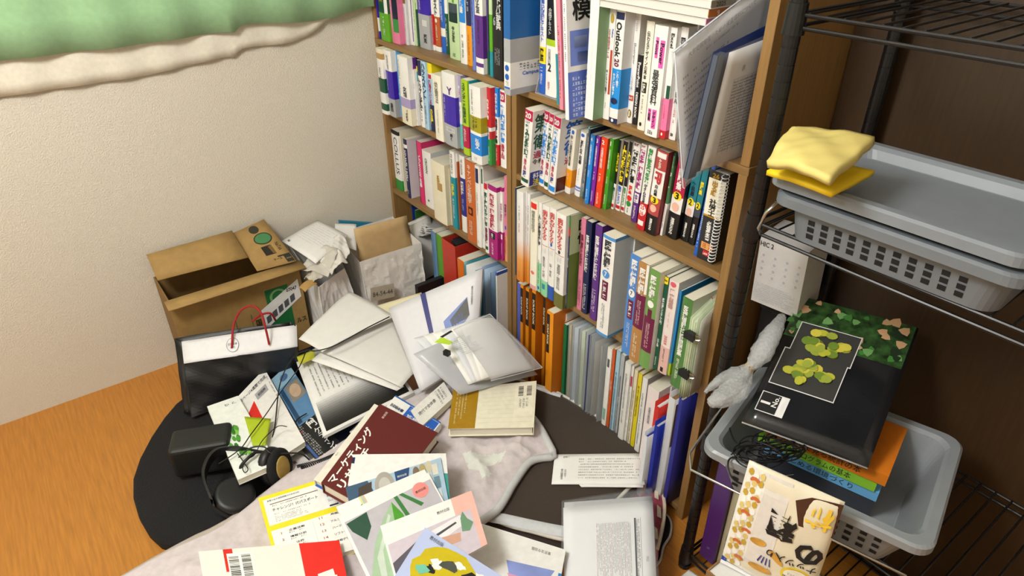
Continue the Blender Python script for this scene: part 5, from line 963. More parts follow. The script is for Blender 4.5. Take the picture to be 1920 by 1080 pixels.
for nm, lab, px, z, c, b in sheets_px: paper(nm, lab, 'paper', px, z, c, bend=b, noise=.0008, nx=14, ny=14, seed=hash(lab) % 9 if False else 2)
t = thing('cable', 'thin black cable curving over the white sheets', 'cable', pz(600, 655, .1))
g = G(); g.tube(spline([pz(500, 860, .10), pz(515, 800, .12), pz(525, 720, .14), pz(548, 672, .195), pz(575, 657, .238), pz(592, 658, .243), pz(620, 651, .25), pz(650, 636, .258), pz(690, 614, .265), pz(730, 594, .268)], 8), .0019, 6); g.out('cord', mat('101012', .5, 0), t, True)
# big document folder leaning against the bookcase
t = thing('document_folder', 'tall pale document folder with navy stripe leaning on the corner bookcase', 'folder', pz(800, 720, .15))
dp = [pz(728, 578, .285), py(905, 503, -.062), pz(893, 668, .20), pz(788, 734, .165)]
o, S = sheet('front_cover', *dp, mat('D8D8DE', .45, .02), t, 10, 10, bend=.002)
for k in range(3): sheet('paper_sheet', *[c-S.n*(.003+.002*k) for c in dp], mat('E2E0DA', .7, .02), t, 6, 6, bend=.002)
sheet('back_cover', *[c-S.n*.011 for c in dp], mat('C9CAD0', .45, .02), t, 6, 6, bend=.002)
patch(t, S, (.345, .0, .40, .6), '2A2F78', .0008, n=3); patch(t, S, ((.30, .6), (.42, .56), (.34, .7)), '2A3F9A', .0008); lettering(t, S, '東京大学出版案内', (.885, .16, .91, .38), 'dark', 'v', 0, .0009)
patch(t, S, ((.54, .42), (.84, .26), (.87, .48), (.57, .68)), '6E86C8', .0008, n=1); patch(t, S, ((.62, .44), (.84, .27), (.87, .48), (.66, .6)), '4A4A46', .0011)
for k in range(5): patch(t, S, ((.63+.03*k, .45-.02*k), (.645+.03*k, .44-.02*k), (.67+.03*k, .56-.02*k), (.655+.03*k, .57-.02*k)), '3A4A80', .0014)
# clear sleeve full of papers, in front of it
t = thing('clear_sleeve', 'clear plastic sleeve bulging with folded papers and a lime tab', 'sleeve', pz(890, 680, .16))
cs = corners(((778, 650), (918, 590), (1016, 690), (868, 728)), [.318, .335, .21, .24])
n_ = planar(*cs).n
for k in range(6):
    q = corners(((776+17*k, 634-5*k), (925, 596), (1000, 692), (862+8*k, 727-3*k)), [.272+.009*k, .292+.006*k, .182+.004*k, .195+.008*k])
    sheet('folded_paper', *q, mat(('DADCE2', 'E8E8E6', 'F0F0EC')[k % 3], .65, .02), t, 16, 16, bend=.006+.004*k, fn=lambda a_, b_: .012*math.sin(math.pi*b_)*(1-a_)**2)  # sheet tones alternate, standing in for shading between the layers
o, S = sheet('clear_cover', *[c+n_*.003 for c in (cs[0].lerp(cs[1], .5), cs[1], cs[2], cs[3].lerp(cs[2], .34))], mat('DADCE0', .2, 0, alpha=.3), t, 14, 14, bend=.03, noise=.002, seed=6)
sheet('clear_cover', *[c-n_*.048 for c in cs], mat('CDD0D6', .25, 0, alpha=.6), t, 10, 10, bend=.004)
Sp = planar(*cs)
patch(t, Sp, ((.16, .12), (.28, .08), (.33, .24), (.27, .25)), 'B8DC3A', .026, 'lime_tab'); patch(t, Sp, ((.26, .07), (.42, .04), (.43, .07), (.28, .10)), 'black', .0265, 'black_band'); smallprint(t, Sp, (.3, .18, .55, .5), 10, 'grey', e=.027, chars=20)
g = G(); p_ = Sp(.14, .36); g.hexa([p_+Vector((0, 0, .008)), p_+Vector((.016, .006, .008)), p_+Vector((.012, .018, .008)), p_+Vector((-.004, .012, .008))], [p_+Vector((0, 0, .022)), p_+Vector((.016, .006, .022)), p_+Vector((.012, .018, .022)), p_+Vector((-.004, .012, .022))]); g.out('binder_clip', mat('15161A', .4, 0), t)
g = G(); g.tube([c+n_*.004 for c in (cs[0].lerp(cs[1], .5), cs[1])], .0012, 5); g.tube([c+n_*.004 for c in (cs[1], cs[2])], .0012, 5); g.tube([c+n_*.002 for c in (cs[2], cs[3].lerp(cs[2], .34))], .0014, 5); g.out('sleeve_edge', mat('DDE2EA', .25, 0, alpha=.85), t)
t = thing('pencil_case', 'black flat case standing behind the document folder', 'case', pz(810, 540, .1)); g = G()
q = [pxx(783, 538, -1.15), pxx(832, 520, -1.15)]; g.hexa([q[0]+Vector((0, 0, -.15)), q[1]+Vector((0, 0, -.15)), q[1]+Vector((-.02, 0, -.15)), q[0]+Vector((-.02, 0, -.15))], [q[0], q[1], q[1]+Vector((-.02, 0, 0)), q[0]+Vector((-.02, 0, 0))]); g.out('case_body', mat('1A1B20', .5, .1), t)
# paperback with handwritten-style title under the sheets
t, S = flatbook('paperback_book', 'white paperback with black brushed title under the document folder', 'book', ((770, 770), (832, 716), (850, 745), (790, 800)), .172, .02, 'E4E2DC', spine=1)
lettering(t, S, '現代マ全体像', (.1, .1, .6, .8), 'dark', 'h', 0, .0008)
smallprint(t, S, (.66, .1, .9, .9), 3, 'dgrey', True, e=.0007)
# ------------------------------------------------------------------ books and headphones by the wall side
t, S = flatbook('paperback_book', 'white study book with red triangle and grey badge beside the black bag', 'book', ((436, 754), (496, 691), (572, 828), (505, 872)), .115, .018, 'E8E6E2', spine=1)
patch(t, S, ((.1, .32), (.42, .22), (.38, .66), (.12, .52)), 'D8281E', .0005); lettering(t, S, '1日2ページ4週間で完成', (.06, .05, .92, .12), 'dark', 'h', .01, .0008); patch(t, S, (.5, .16, .84, .25), 'A8A8AA', .0005); lettering(t, S, '初級編', (.56, .17, .78, .24), 'dark', 'h', .02, .001); patch(t, S, (.2, .6, .9, .605), 'lgrey', .0005); patch(t, S, ((.1, .5), (.3, .56), (.12, .66)), '3E8AA8', .0008); smallprint(t, S, (.92, .1, .97, .5), 1, 'dark', True, e=.0007)
t, S = flatbook('paperback_book', 'blue photo-covered book partly under the open magazine', 'book', ((508, 712), (541, 682), (600, 770), (560, 800)), .10, .02, '5A86B0', spine=3)
patch(t, S, (.0, .0, 1, .26), '8CB0C8', .0003); disc(t, S, (.5, .14), .2, .06, '4A6A98', .0006); patch(t, S, (.3, .3, .95, .62), '8A8478', .0004); disc(t, S, (.62, .46), .24, .12, 'C2A890', .0007); patch(t, S, (.05, .3, .22, .98), '24466A', .0005)
t, S = flatbook('paperback_book', 'white book with pattern of green cubes beside the headphones', 'book', ((388, 762), (446, 742), (520, 868), (446, 900)), .135, .018, 'E6EAE4', spine=1)
rg = random.Random(9)
for k in range(26):
    cx, cy = .1+.42*rg.random()**.8, .40+.36*rg.random(); r = .055; a0 = rg.random()
    patch(t, S, [(cx+r*math.cos(a0+math.pi/3*j), cy+r*.7*math.sin(a0+math.pi/3*j)) for j in range(6)], ('4C9A30', '2E6E22', '7CC04A')[k % 3], .0005+.0001*k)
smallprint(t, S, (.5, .05, .95, .1), 1, 'dark', e=.0006, chars=10)
t, S = paper('paper_slip', 'lime green slip lying on the white study book', 'paper', ((458, 781), (508, 785), (498, 835), (474, 836)), .138, 'A9BE1E')
t, S = paper('paper_slip', 'pale leaflet with pink and green strokes beside the dark design book', 'paper', ((490, 840), (540, 812), (606, 872), (545, 905)), .062, 'E2DEDC', bend=.003)
patch(t, S, ((.0, .1), (.2, .05), (.14, .5), (.04, .5)), 'C87AA8', .0006); patch(t, S, ((.2, .0), (.28, .0), (.22, .4), (.16, .35)), '4A8A5A', .0006); patch(t, S, ((.42, .0), (.5, .02), (.4, .45), (.34, .4)), 'C05090', .0006); lettering(t, S, '大詰教', (.62, .3, .92, .48), 'black', 'v', .04, .0008); lettering(t, S, '計画', (.3, .6, .5, .75), '8A3A6A', 'h', .02, .0008)
t, S = flatbook('paperback_book', 'black design primer with white title and cream page edge', 'book', ((538, 800), (580, 770), (655, 846), (604, 876)), .098, .03, mat('18171A', .4, .05), spine=3)
lettering(t, S, '入門', (.56, .04, .9, .3), 'white', 'v', .02, .0008); lettering(t, S, 'ケティング', (.6, .32, .86, .92), 'white', 'v', .01, .0008); patch(t, S, (.04, .0, .13, .9), '3E5A98', .0005); smallprint(t, S, (.16, .1, .42, .85), 4, 'lgrey', True, e=.0007, chars=16); lettering(t, S, '新版', (.18, .2, .3, .34), 'bred', 'h', .02, .0012)
t, S = flatbook('hardcover_book', 'dark blue picture book beneath the open magazine', 'book', ((600, 830), (690, 770), (730, 812), (640, 872)), .075, .02, mat('1E2440', .4, .2, 15), spine=3)
t, S = paper('paper_slip', 'white leaflet with outlined circles showing under the open magazine', 'paper', ((655, 810), (690, 775), (725, 785), (690, 830)), .10, 'E6E6E2')
for k in range(3): disc(t, S, (.3+.15*k, .4+.12*k), .1, .14, 'dgrey', .0006+.0004*k); disc(t, S, (.3+.15*k, .4+.12*k), .085, .12, 'E6E6E2', .0008+.0004*k)
t, S = paper('sticky_note', 'small yellow-green note under the slanting white sheet', 'paper', ((556, 668), (590, 656), (590, 672), (562, 684)), .15, 'C8C83A')
# headphones
t = thing('headphones', 'black over-ear headphones with beige ear lining on the fleece throw', 'headphones', pz(470, 900, .05))
def cup(c, ax, r, dpt, m, nm, parent, squash=1.0):
    c, ax = Vector(c), Vector(ax).normalized(); u = ax.cross(Vector((0, 0, 1))); u.normalize(); w = u.cross(ax); g = G(); prof = [(0, .55), (.18, .86), (.45, 1.0), (.75, 1.0), (.95, .9), (1.0, .75)]; n = 28; base = len(g.v)
    for a, rr_ in prof:
        for k in range(n): q = 2*math.pi*k/n; g.v.append(tuple(c+ax*(a-.5)*dpt+(u*math.cos(q)*squash+w*math.sin(q))*r*rr_))
    for j in range(len(prof)-1):
        for k in range(n): k2 = (k+1) % n; g.f.append((j*n+k, j*n+k2, (j+1)*n+k2, (j+1)*n+k)); g.i.append(0)
    g.f.append(tuple(reversed(range(n)))); g.i.append(0); g.f.append(tuple((len(prof)-1)*n+k for k in range(n))); g.i.append(0)
    return g.out(nm, m, parent, True)
HB = mat('17171A', .45, .1, 40); HP = mat('0E0E10', .85, .2, 150, .3)
cA = pz(508, 874, .10); axA = Vector((.75, .55, .12)); cup(cA, axA, .056, .034, HB, 'ear_cup', t, .8); cup(cA+axA.normalized()*.025, axA, .056, .026, HP, 'ear_pad', t, .8); cup(cA+axA.normalized()*.0385, axA, .036, .004, mat('B89A50', .85, .1, 60), 'ear_lining', t, .7)
cB = pz(440, 930, .095); axB = Vector((.3, .2, .9)); cup(cB, axB, .05, .03, HB, 'ear_cup', t); cup(cB-axB.normalized()*.024, axB, .05, .022, HP, 'ear_pad', t)
g = G(); arch = spline([cB+Vector((-.03, -.05, .0)), pz(395, 940, .12), pz(380, 890, .13), pz(400, 850, .13), pz(440, 842, .14), pz(478, 848, .13), cA+Vector((-.02, -.01, .035))], 8)
vs = []; fs = []
for k, p in enumerate(arch):
    for dz, dx in ((-.012, 0), (.012, 0), (.012, .008), (-.012, .008)): vs.append(p+Vector((dx, dx*.6, dz)))
for k in range(len(arch)-1):
    for j in range(4): j2 = (j+1) % 4; fs.append((k*4+j, k*4+j2, (k+1)*4+j2, (k+1)*4+j))
fs.append((0, 1, 2, 3)); e_ = (len(arch)-1)*4; fs.append((e_+3, e_+2, e_+1, e_)); mesh('headband', vs, fs, HB, t)
g = G(); g.tube(spline([cA+Vector((-.01, 0, .04)), pz(480, 848, .15), pz(462, 862, .15), pz(452, 874, .14), pz(450, 885, .12)], 6), .0042, 8); g.out('yoke_arm', HB, t, True)
g = G(); g.tube(spline([pz(447, 858, .15), pz(470, 840, .16), pz(495, 838, .16), pz(510, 850, .15), pz(560, 850, .13), pz(580, 862, .10)], 8), .0022, 6); g.out('audio_cord', HB, t, True)
# microphone arm / box at the view's edge
t = thing('speaker_box', 'black rounded desk speaker standing beside the headphones', 'speaker', pz(400, 880, .03)); g = G()
a, b = pz(330, 900, .05), pz(443, 880, .05); bq = (b-a).normalized(); q2 = Vector((-bq.y, bq.x, 0))*.09
o = G(); o.hexa([a, b, b+q2, a+q2], [p+Vector((0, 0, .10)) for p in (a, b, b+q2, a+q2)]); o = o.out('speaker_case', mat('1A1D1C', .5, .1), t); bevel(o, .012, 3)
# coiled and stray cables in that corner
for k, (pts, r, lab) in enumerate((
  (((420, 618+0), (450, 700), (520, 650), (552, 640)), .0, ''),
  (((410, 870), (450, 842), (470, 815), (500, 775), (530, 730), (560, 690), (575, 655)), .0016, 'thin black cable running from the headphones up to the sheets'),
  (((440, 872), (490, 845), (545, 840), (560, 815), (555, 790), (575, 775)), .002, 'black cable looped round the dark design primer'),
  (((560, 872), (600, 862), (630, 850), (660, 838), (690, 822)), .004, 'thick black coiled cord beside the maroon book'))):
    if not lab: continue
    t = thing('cable', lab, 'cable', pz(*pts[0], .1)); g = G()
    zz = [.145, .15, .15, .15, .15, .17, .19][:len(pts)] if k == 1 else [.11]*len(pts)
    P = spline([pz(u, v, z) for (u, v), z in zip(pts, zz)], 10)
    if k == 3:
        Q = []; L = len(P)*8
        for j in range(L):
            f = j/8; i = min(len(P)-2, int(f)); p = P[i].lerp(P[i+1], f-i); a = j*.9; Q.append(p+Vector((.008*math.cos(a), .008*math.cos(a)*.5, .01*math.sin(a)-.01)))
        g.tube(Q, .0016, 5)
    else: g.tube(P, r, 6)
    g.out('cord', mat('101012', .5, 0), t, True)
# earphones cable curl
t = thing('earphone_cable', 'curled thin earphone lead lying over the lime slip', 'cable', pz(490, 810, .12)); g = G()
g.tube(spline([pz(u, v, .15) for u, v in ((445, 850), (458, 868), (465, 880), (459, 886), (455, 876), (464, 862), (478, 852), (492, 826), (520, 800), (538, 800))], 8), .0013, 5); g.out('cord', mat('18181A', .5, 0), t, True)
# ------------------------------------------------------------------ curtain over the window end of the wall
t = thing('curtain', 'pale green curtain hanging over the beige wall at the window', 'curtain', (XL+.05, -.5, 1.0))
cb = [(-1.45, 1.045), (-.8, 1.04)]+[(pxx(u, v, XL+.034).y, pxx(u, v, XL+.034).z) for u, v in ((420, 61), (443, 60), (449, 46), (520, 43), (590, 40), (620, 34), (650, 24), (690, 13))]+[(.26, 1.075)]
def cz(y):
    for (a, za), (b, zb) in zip(cb, cb[1:]):
        if y <= b: f = (y-a)/(b-a); f = f*f*(3-2*f); return za+(zb-za)*f
    return cb[-1][1]
vs = []; fs = []; NY, NZ = 150, 14
for e in (0, .002):
    for j in range(NZ+1):
        for i in range(NY+1):
            y = -1.9+(-.006+1.9)*i/NY; w = .006*math.sin(y*38)+.004*math.sin(y*17+1)
            z0_ = cz(max(-1.45, y)); z = 2.2+(z0_-2.2)*j/NZ
            vs.append((XL+.034+w*(j/NZ)**.5-e, y, z))
W_ = NY+1; O = W_*(NZ+1)
for j in range(NZ):
    for i in range(NY):
        q = (j*W_+i, (j+1)*W_+i, (j+1)*W_+i+1, j*W_+i+1); fs.append(q); fs.append(tuple(O+k for k in reversed(q)))
for i in range(NY): fs.append((NZ*W_+i+1, NZ*W_+i, O+NZ*W_+i, O+NZ*W_+i+1))
mesh('curtain_cloth', vs, fs, mat('97C293', .9, .06, 60, .1, sheen=.2), t, smooth=True)
g = G(); g.tube([(XL+.03, -1.9, 2.21), (XL+.03, .26, 2.21)], .012, 10); g.out('curtain_rail', mat('D8D8D4', .5, 0), t)
t = thing('lace_curtain', 'white lace curtain hem bunched below the green curtain', 'curtain', (XL+.02, -.55, 1.0))
vs = []; fs = []; NY, NZ = 90, 6
lo = [(-1.3, .95), (-.72, .952)]+[(pxx(u, v, XL+.012).y, pxx(u, v, XL+.012).z) for u, v in ((418, 108), (444, 107), (449, 92), (470, 88), (520, 84), (555, 78), (580, 66), (600, 50), (612, 40), (640, 20))]
def lz(y):
    for (a, za), (b, zb) in zip(lo, lo[1:]):
        if y <= b: f = (y-a)/(b-a); return za+(zb-za)*f
    return lo[-1][1]
for e in (0, .0015):
    for j in range(NZ+1):
        for i in range(NY+1):
            y = -1.3+(lo[-1][0]+1.3)*i/NY; zt = 1.12; z = zt+(lz(y)-zt)*j/NZ; vs.append((XL+.012+.003*math.sin(y*55)*(j/NZ)+.005*math.sin(math.pi*j/NZ)-e, y, z))
W_ = NY+1; O = W_*(NZ+1)
for j in range(NZ):
    for i in range(NY):
        q = (j*W_+i, (j+1)*W_+i, (j+1)*W_+i+1, j*W_+i+1); fs.append(q); fs.append(tuple(O+k for k in reversed(q)))
for i in range(NY): fs.append((NZ*W_+i+1, NZ*W_+i, O+NZ*W_+i, O+NZ*W_+i+1))
mesh('lace_cloth', vs, fs, mat('E6E2D2', .9, .05, 80, .1), t, smooth=True)

# ------------------------------------------------------------------ black rack
RK = mat('0E0E10', .38, .05, 30)
rack = thing('storage_rack', 'black metal storage rack with grooved poles beside the bookcase', 'rack', (.37, .08, 0))
PX, PY, RX, RY = .092, -.097, .70, .225
for (x, y) in ((PX, PY), (RX, PY), (PX, RY), (RX, RY)):
    g = G(); pts = []; rs = []; z = 0.012
    while z < 1.6:
        pts += [(x, y, z), (x, y, z+.0225), (x, y, z+.0226), (x, y, z+.0249)]; rs += [.0125, .0125, .0115, .0115]; z += .025
    g.tube(pts, rs, 16); p = g.out('pole', RK, rack, False)
    g = G(); g.tube([(x, y, .0005), (x, y, .012)], .015, 12); g.out('foot', RK, p)
SHZ = (.045, .408, .916, 1.25)
for z in SHZ:
    for (x, y) in ((PX, PY), (RX, PY), (PX, RY), (RX, RY)): g = G(); g.tube([(x, y, z-.022), (x, y, z+.022)], [.0165, .0145], 16); g.out('sleeve', RK, rack)
    for a, b in (((PX, PY), (RX, PY)), ((PX, RY), (RX, RY)), ((PX, PY), (PX, RY)), ((RX, PY), (RX, RY))):
        for dz in (-.012, .006): g = G(); g.tube([(a[0], a[1], z+dz), (b[0], b[1], z+dz)], .0032, 8); g.out('rail', RK, rack)
    for k in range(22): x = PX+.02+(RX-PX-.04)*k/21; g = G(); g.tube([(x, PY, z+.0085), (x, RY, z+.0085)], .0019, 6); g.out('shelf_wire', RK, rack)
t = thing('dark_backing_board', 'dark brown board added to darken the wall behind the rack', 'board', (.4, .262, 0)); box('board_face', .0025, .78, .256, .272, .001, 1.55, wood('3A2A18', 'z', .15), t)  # board added so the space behind the rack turns out dark
# grey baskets
def basket(label, o, ex, w, d, zt, dep, m, handle=True, taper=.03, holes=True):
    ex = Vector((ex[0], ex[1], 0)).normalized(); ey = Vector((-ex.y, ex.x, 0)); O_ = Vector((o[0], o[1], 0))
    t = thing('basket', label, 'basket', O_+ex*w/2+ey*d/2+Vector((0, 0, zt-dep)), 'grey plastic baskets on the rack')
    def loop(inset, z, r=.03, n=6, grow=0.0):
        pts = []
        for cx, cy, a0 in ((inset+r, inset+r, math.pi), (w-inset-r, inset+r, 1.5*math.pi), (w-inset-r, d-inset-r, 0), (inset+r, d-inset-r, .5*math.pi)):
            for k in range(n+1): a = a0+math.pi/2*k/n; pts.append(O_+ex*(cx+r*math.cos(a))+ey*(cy+r*math.sin(a))+Vector((0, 0, z)))
        return pts
    L = [loop(.0, zt-.018), loop(.0, zt-.004), loop(.004, zt), loop(.018, zt), loop(.024, zt-.006), loop(.024+taper, zt-dep+.004), loop(.026+taper, zt-dep+.003)]
    Lo = [loop(.0, zt-.018), loop(.02, zt-.018), loop(.021+taper, zt-dep), ]
    n = len(L[0]); g = G()
    for A_, Bq in list(zip(L, L[1:]))+[(b, a) for a, b in zip(Lo, Lo[1:])]:
        for k in range(n): k2 = (k+1) % n; g.quad(A_[k], Bq[k], Bq[k2], A_[k2])
    g.poly(L[-1]); g.poly(list(reversed(Lo[-1])))
    g.out('basket_body', m, t)
    if holes:
        for row in range(3):
            for k in range(int(w/.022)):
                s0 = .06+.022*k
                if s0 > w-.07: break
                f = .28+.2*row; z = zt-.018-(dep-.018)*f; ins = .021+taper*f-.0016
                a = O_+ex*s0+ey*ins+Vector((0, 0, z)); g = G(); g.quad(a, a+ex*.011, a+ex*.011+Vector((0, 0, -.009))+ey*.002, a+Vector((0, 0, -.009))+ey*.002); g.out('vent_slot', mat('121214', .8, 0), t)
    if handle:
        for yy in (.0,):
            a, b = O_+ex*.012+ey*(d*.55)+Vector((0, 0, zt-.012)), O_+ex*(-.012)+ey*(d*.55)+Vector((0, 0, zt-.012))
            P = [O_+ex*.0+ey*.16+Vector((0, 0, zt-.016)), O_-ex*.02+ey*.155+Vector((0, 0, zt-.03)), O_-ex*.022+ey*.02+Vector((0, 0, zt-.05)), O_-ex*.004-ey*.012+Vector((0, 0, zt-.055)), O_+ex*.10-ey*.012+Vector((0, 0, zt-.055)), O_+ex*(w-.02)-ey*.012+Vector((0, 0, zt-.055))]
            g = G(); g.tube(P, .0024, 8); g.out('wire_handle', CHROME, t, True)
    return t
GB = mat('8C9196', .38, .04, 30); GB2 = mat('6E757C', .42, .04, 30)
basket('silver grey basket of books and cables on the lower rack shelf', (.166, -.247), (.965, .262), .38, .31, .545, .122, GB)
basket('lower grey basket of the nested pair on the upper rack shelf', (.137, -.142), (1, .03), .36, .27, 1.006, .078, GB2, False, taper=.008)
basket('upper grey basket of the nested pair holding padded envelopes', (.122, -.14), (1, .03), .37, .272, 1.032, .0245, mat('7E858C', .42, .04, 30), False, taper=.006, holes=False)
t = [o for o in bpy.data.objects if o.type == 'EMPTY' and o.name.startswith('basket')][1]
g = G(); g.tube([(.153, -.146, .993), (.145, -.156, .975), (.138, -.156, .945), (.142, -.152, .935)], .003, 8); g.out('wire_handle', CHROME, t, True)
# padded envelopes
t, S = paper('padded_envelope', 'pale yellow padded envelope lying topmost on the upper basket', 'envelope', ((1437, 298), (1496, 234), (1640, 258), (1555, 338)), [1.075, 1.10, 1.10, 1.085], mat('D9C878', .6, .08, 14, .2), bend=.01, noise=.003, nx=16, ny=16, thick=.012)
t, S = paper('padded_envelope', 'bright yellow envelope under the pale padded one', 'envelope', ((1438, 318), (1496, 292), (1640, 320), (1560, 362)), [1.046, 1.05, 1.05, 1.046], mat('F0CC10', .6, .05, 14), bend=.003, noise=.001, thick=.008)
# white product box
t = thing('product_box', 'white printed product box standing on the rack behind the magazine', 'box', (.2, .1, .6))
c = Vector((.022, .065, .6655)); d = Vector((.120, .079, .6655)); a = Vector((.016, .062, .815)); b = a+(d-c)
S = planar(a, b, d, c); n_ = S.n
g = G(); g.hexa([c, d, d-n_*.1, c-n_*.1], [a, b, b-n_*.1, a-n_*.1]); g.out('carton', mat('C6C5C4', .55, .03), t)
lettering(t, S, 'HIC 2', (.02, .06, .3, .14), 'dark', 'h', .02, .0008)
for r in range(4):
    for k in range(4): disc(t, S, (.12+.25*k, .26+.1*r), .03, .022, 'grey', .0006, 8); smallprint(t, S, (.06+.25*k, .29+.1*r, .2+.25*k, .31+.1*r), 1, 'grey', e=.0006, chars=7)
smallprint(t, S, (.04, .68, .9, .95), 9, 'grey', e=.0006, chars=34)
t = thing('storage_case', 'tall narrow black case at the dark back of the rack', 'case', (.045, .17, .351)); bevel(box('case_body', .014, .076, .125, .212, .3495, .6645, mat('141416', .5, .05), t), .004)
box('case_lid_line', .0135, .0765, .1245, .2125, .62, .624, mat('26262A', .5, 0), t)
# books, cables and bubble wrap in the lower basket
Zb = .4275
ex = Vector((.965, .262, 0)).normalized(); ey = Vector((-ex.y, ex.x, 0)); pB = pz(1404, 782, .548)
for k, (c, lab, off, z0_, tk) in enumerate((('3A3E48', 'dark grey manual lowest in the silver basket', -.006, Zb, .046), ('6FB3E6', 'light blue study book low in the silver basket', -.004, Zb+.0465, .022), ('8CC83A', 'lime green manual in the silver basket', -.012, Zb+.069, .024), ('D87A1E', 'orange manual under the magazine in the silver basket', .0, Zb+.0935, .025))):
    p = Vector((pB.x, pB.y, 0))+ex*(off+.036)+ey*(.004+.003*(3-k)); p.z = z0_; w, dd = .21, .148
    C = [p, p+ex*w, p+ex*w+ey*dd, p+ey*dd]; t = thing('paperback_book', lab, 'book', p+ex*w/2+ey*dd/2, 'books in the silver basket')
    g = G(); up = Vector((0, 0, 1)); g.hexa(C, [q+up*.001 for q in C]); g.hexa([q+up*(tk-.001) for q in C], [q+up*tk for q in C]); g.hexa([C[0]+up*.001, C[1]+up*.001, C[1]+ey*.001+up*.001, C[0]+ey*.001+up*.001], [C[0]+up*(tk-.001), C[1]+up*(tk-.001), C[1]+ey*.001+up*(tk-.001), C[0]+ey*.001+up*(tk-.001)]); g.out('cover', c, t)
    g = G(); Dp = [C[0]+ey*.0015+ex*.001, C[1]+ey*.0015-ex*.001, C[2]-ey*.001-ex*.001, C[3]-ey*.001+ex*.001]; g.hexa([q+up*.0012 for q in Dp], [q+up*(tk-.0012) for q in Dp]); g.out('pages', stripes('ivory', 'CFC9B4', 300), t)
    S = planar(C[0]+up*tk, C[1]+up*tk, C[1], C[0])
    if k: lettering(t, S, ('', 'はじめる環境づくり', '入力プログラムの基本', '地図で見る統計の本')[k], (.2, .18, .8, .82), 'dark', 'h', .0, .0006)
    patch(t, S, (.08, .0, .1, 1), 'black', .0005)
t = thing('magazine', 'black gardening magazine with framed photos of succulents on the silver basket', 'magazine', pz(1440, 700, .5))
fl_, bl_ = pz(1391, 790, .566), pz(1503, 556, .69); dw = (pz(1500, 830, .566)-fl_).normalized()*.215
cm = [bl_, bl_+dw, fl_+dw, fl_]; n_ = planar(*cm).n
BKM = mat('1E1F22', .16, .35, 9); o, S = sheet('front_cover', *cm, BKM, t, 10, 10, bend=.004)
for k in range(4): sheet('inner_page', *[q-n_*(.0012+.0016*k) for q in cm], mat('DAD8D4', .5, .02), t, 6, 6, bend=.004)
sheet('back_cover', *[q-n_*.0085 for q in cm], BKM, t, 6, 6, bend=.004)
patch(t, S, (0, 0, .98, .33), mat('2A4A22', .3, .8, 70), .0006, n=4)
rg = random.Random(5)
for k in range(40):
    cx, cy = rg.random()*.95, rg.random()*.3; r = .02+.025*rg.random(); patch(t, S, [(cx+r*math.cos(j*1.05+k)*(1+.4*(j % 2)), cy+r*.7*math.sin(j*1.05+k)*(1+.4*(j % 2))) for j in range(6)], ('3E7A34', '1A2E1A', '6A9A5A', 'C8A078')[k % 4 if k % 7 else 3], .001+.0002*(k % 8))
for (s0, t0, s1, t1) in ((.1, .2, .62, .44), (.06, .42, .60, .70)):
    patch(t, S, (s0, t0, s1, t1), 'E8E8E8', .0028, n=2); patch(t, S, (s0+.008, t0+.006, s1-.008, t1-.006), '3A3A38', .0032, n=2)
    for k in range(26):
        a_ = rg.random()*6.28; q = rg.random()**.5; cx, cy = (s0+s1)/2+.17*q*math.cos(a_), (t0+t1)/2+.085*q*math.sin(a_); disc(t, S, (cx, cy), .035+.02*rg.random(), .022+.012*rg.random(), ('B8B83A', '9AA83E', 'D0C44A', '6E8A2E')[k % 4], .0036+.0002*k, 10)
patch(t, S, (.05, .76, .28, .90), 'E8E8E8', .0012); patch(t, S, (.058, .765, .215, .895), '141416', .0015); lettering(t, S, 'No.', (.16, .775, .205, .85), 'white', 'l', .02, .002); lettering(t, S, '1', (.07, .80, .15, .87), 'white', 'l', .04, .002); lettering(t, S, '10JAN', (.23, .775, .265, .885), 'white', 'l', .02, .002)
# bubble wrap bundle
BW = mat('EEF2F6', .08, .1, 190, 1.0, alpha=.36, spec=.9)
t = thing('bubble_wrap', 'clear bubble wrap bundle tied with a tan band beside the magazine', 'bubble wrap', pz(1400, 730, .48))
neck = pz(1405, 690, .635)
def blobtube(path, radii, nm, flat=.5, seed=1):
    P = spline(path, 6); g = G(); R_ = []
    n = len(P); m_ = len(radii)-1
    for k in range(n):
        f = k/(n-1)*m_; i = min(m_-1, int(f)); R_.append(radii[i]+(radii[i+1]-radii[i])*(f-i))
    g.tube(P, R_, 18); rb = random.Random(seed); c0 = P[0]
    g.v = [(v[0]+rb.uniform(-.0016, .0016), v[1]+rb.uniform(-.0016, .0016), v[2]*1+rb.uniform(-.0016, .0016)) for v in g.v]
    return g.out(nm, BW, t, True)
blobtube([pz(1322, 736, .625), pz(1345, 716, .632), pz(1375, 702, .635), neck], [.002, .009, .013, .008], 'wrap_tail', seed=2)
blobtube([pz(1328, 757, .608), pz(1350, 748, .615), pz(1380, 728, .62), neck], [.005, .018, .024, .008], 'wrap_tail', seed=3)
blobtube([neck, pz(1426, 664, .66), pz(1450, 622, .69), pz(1468, 592, .70)], [.008, .02, .017, .006], 'wrap_body', seed=4)
g = G(); d_ = (pz(1426, 664, .66)-neck).normalized(); g.tube([neck-d_*.005, neck+d_*.005], .0105, 14); g.out('paper_band', mat('A88A3A', .6, .05), t)
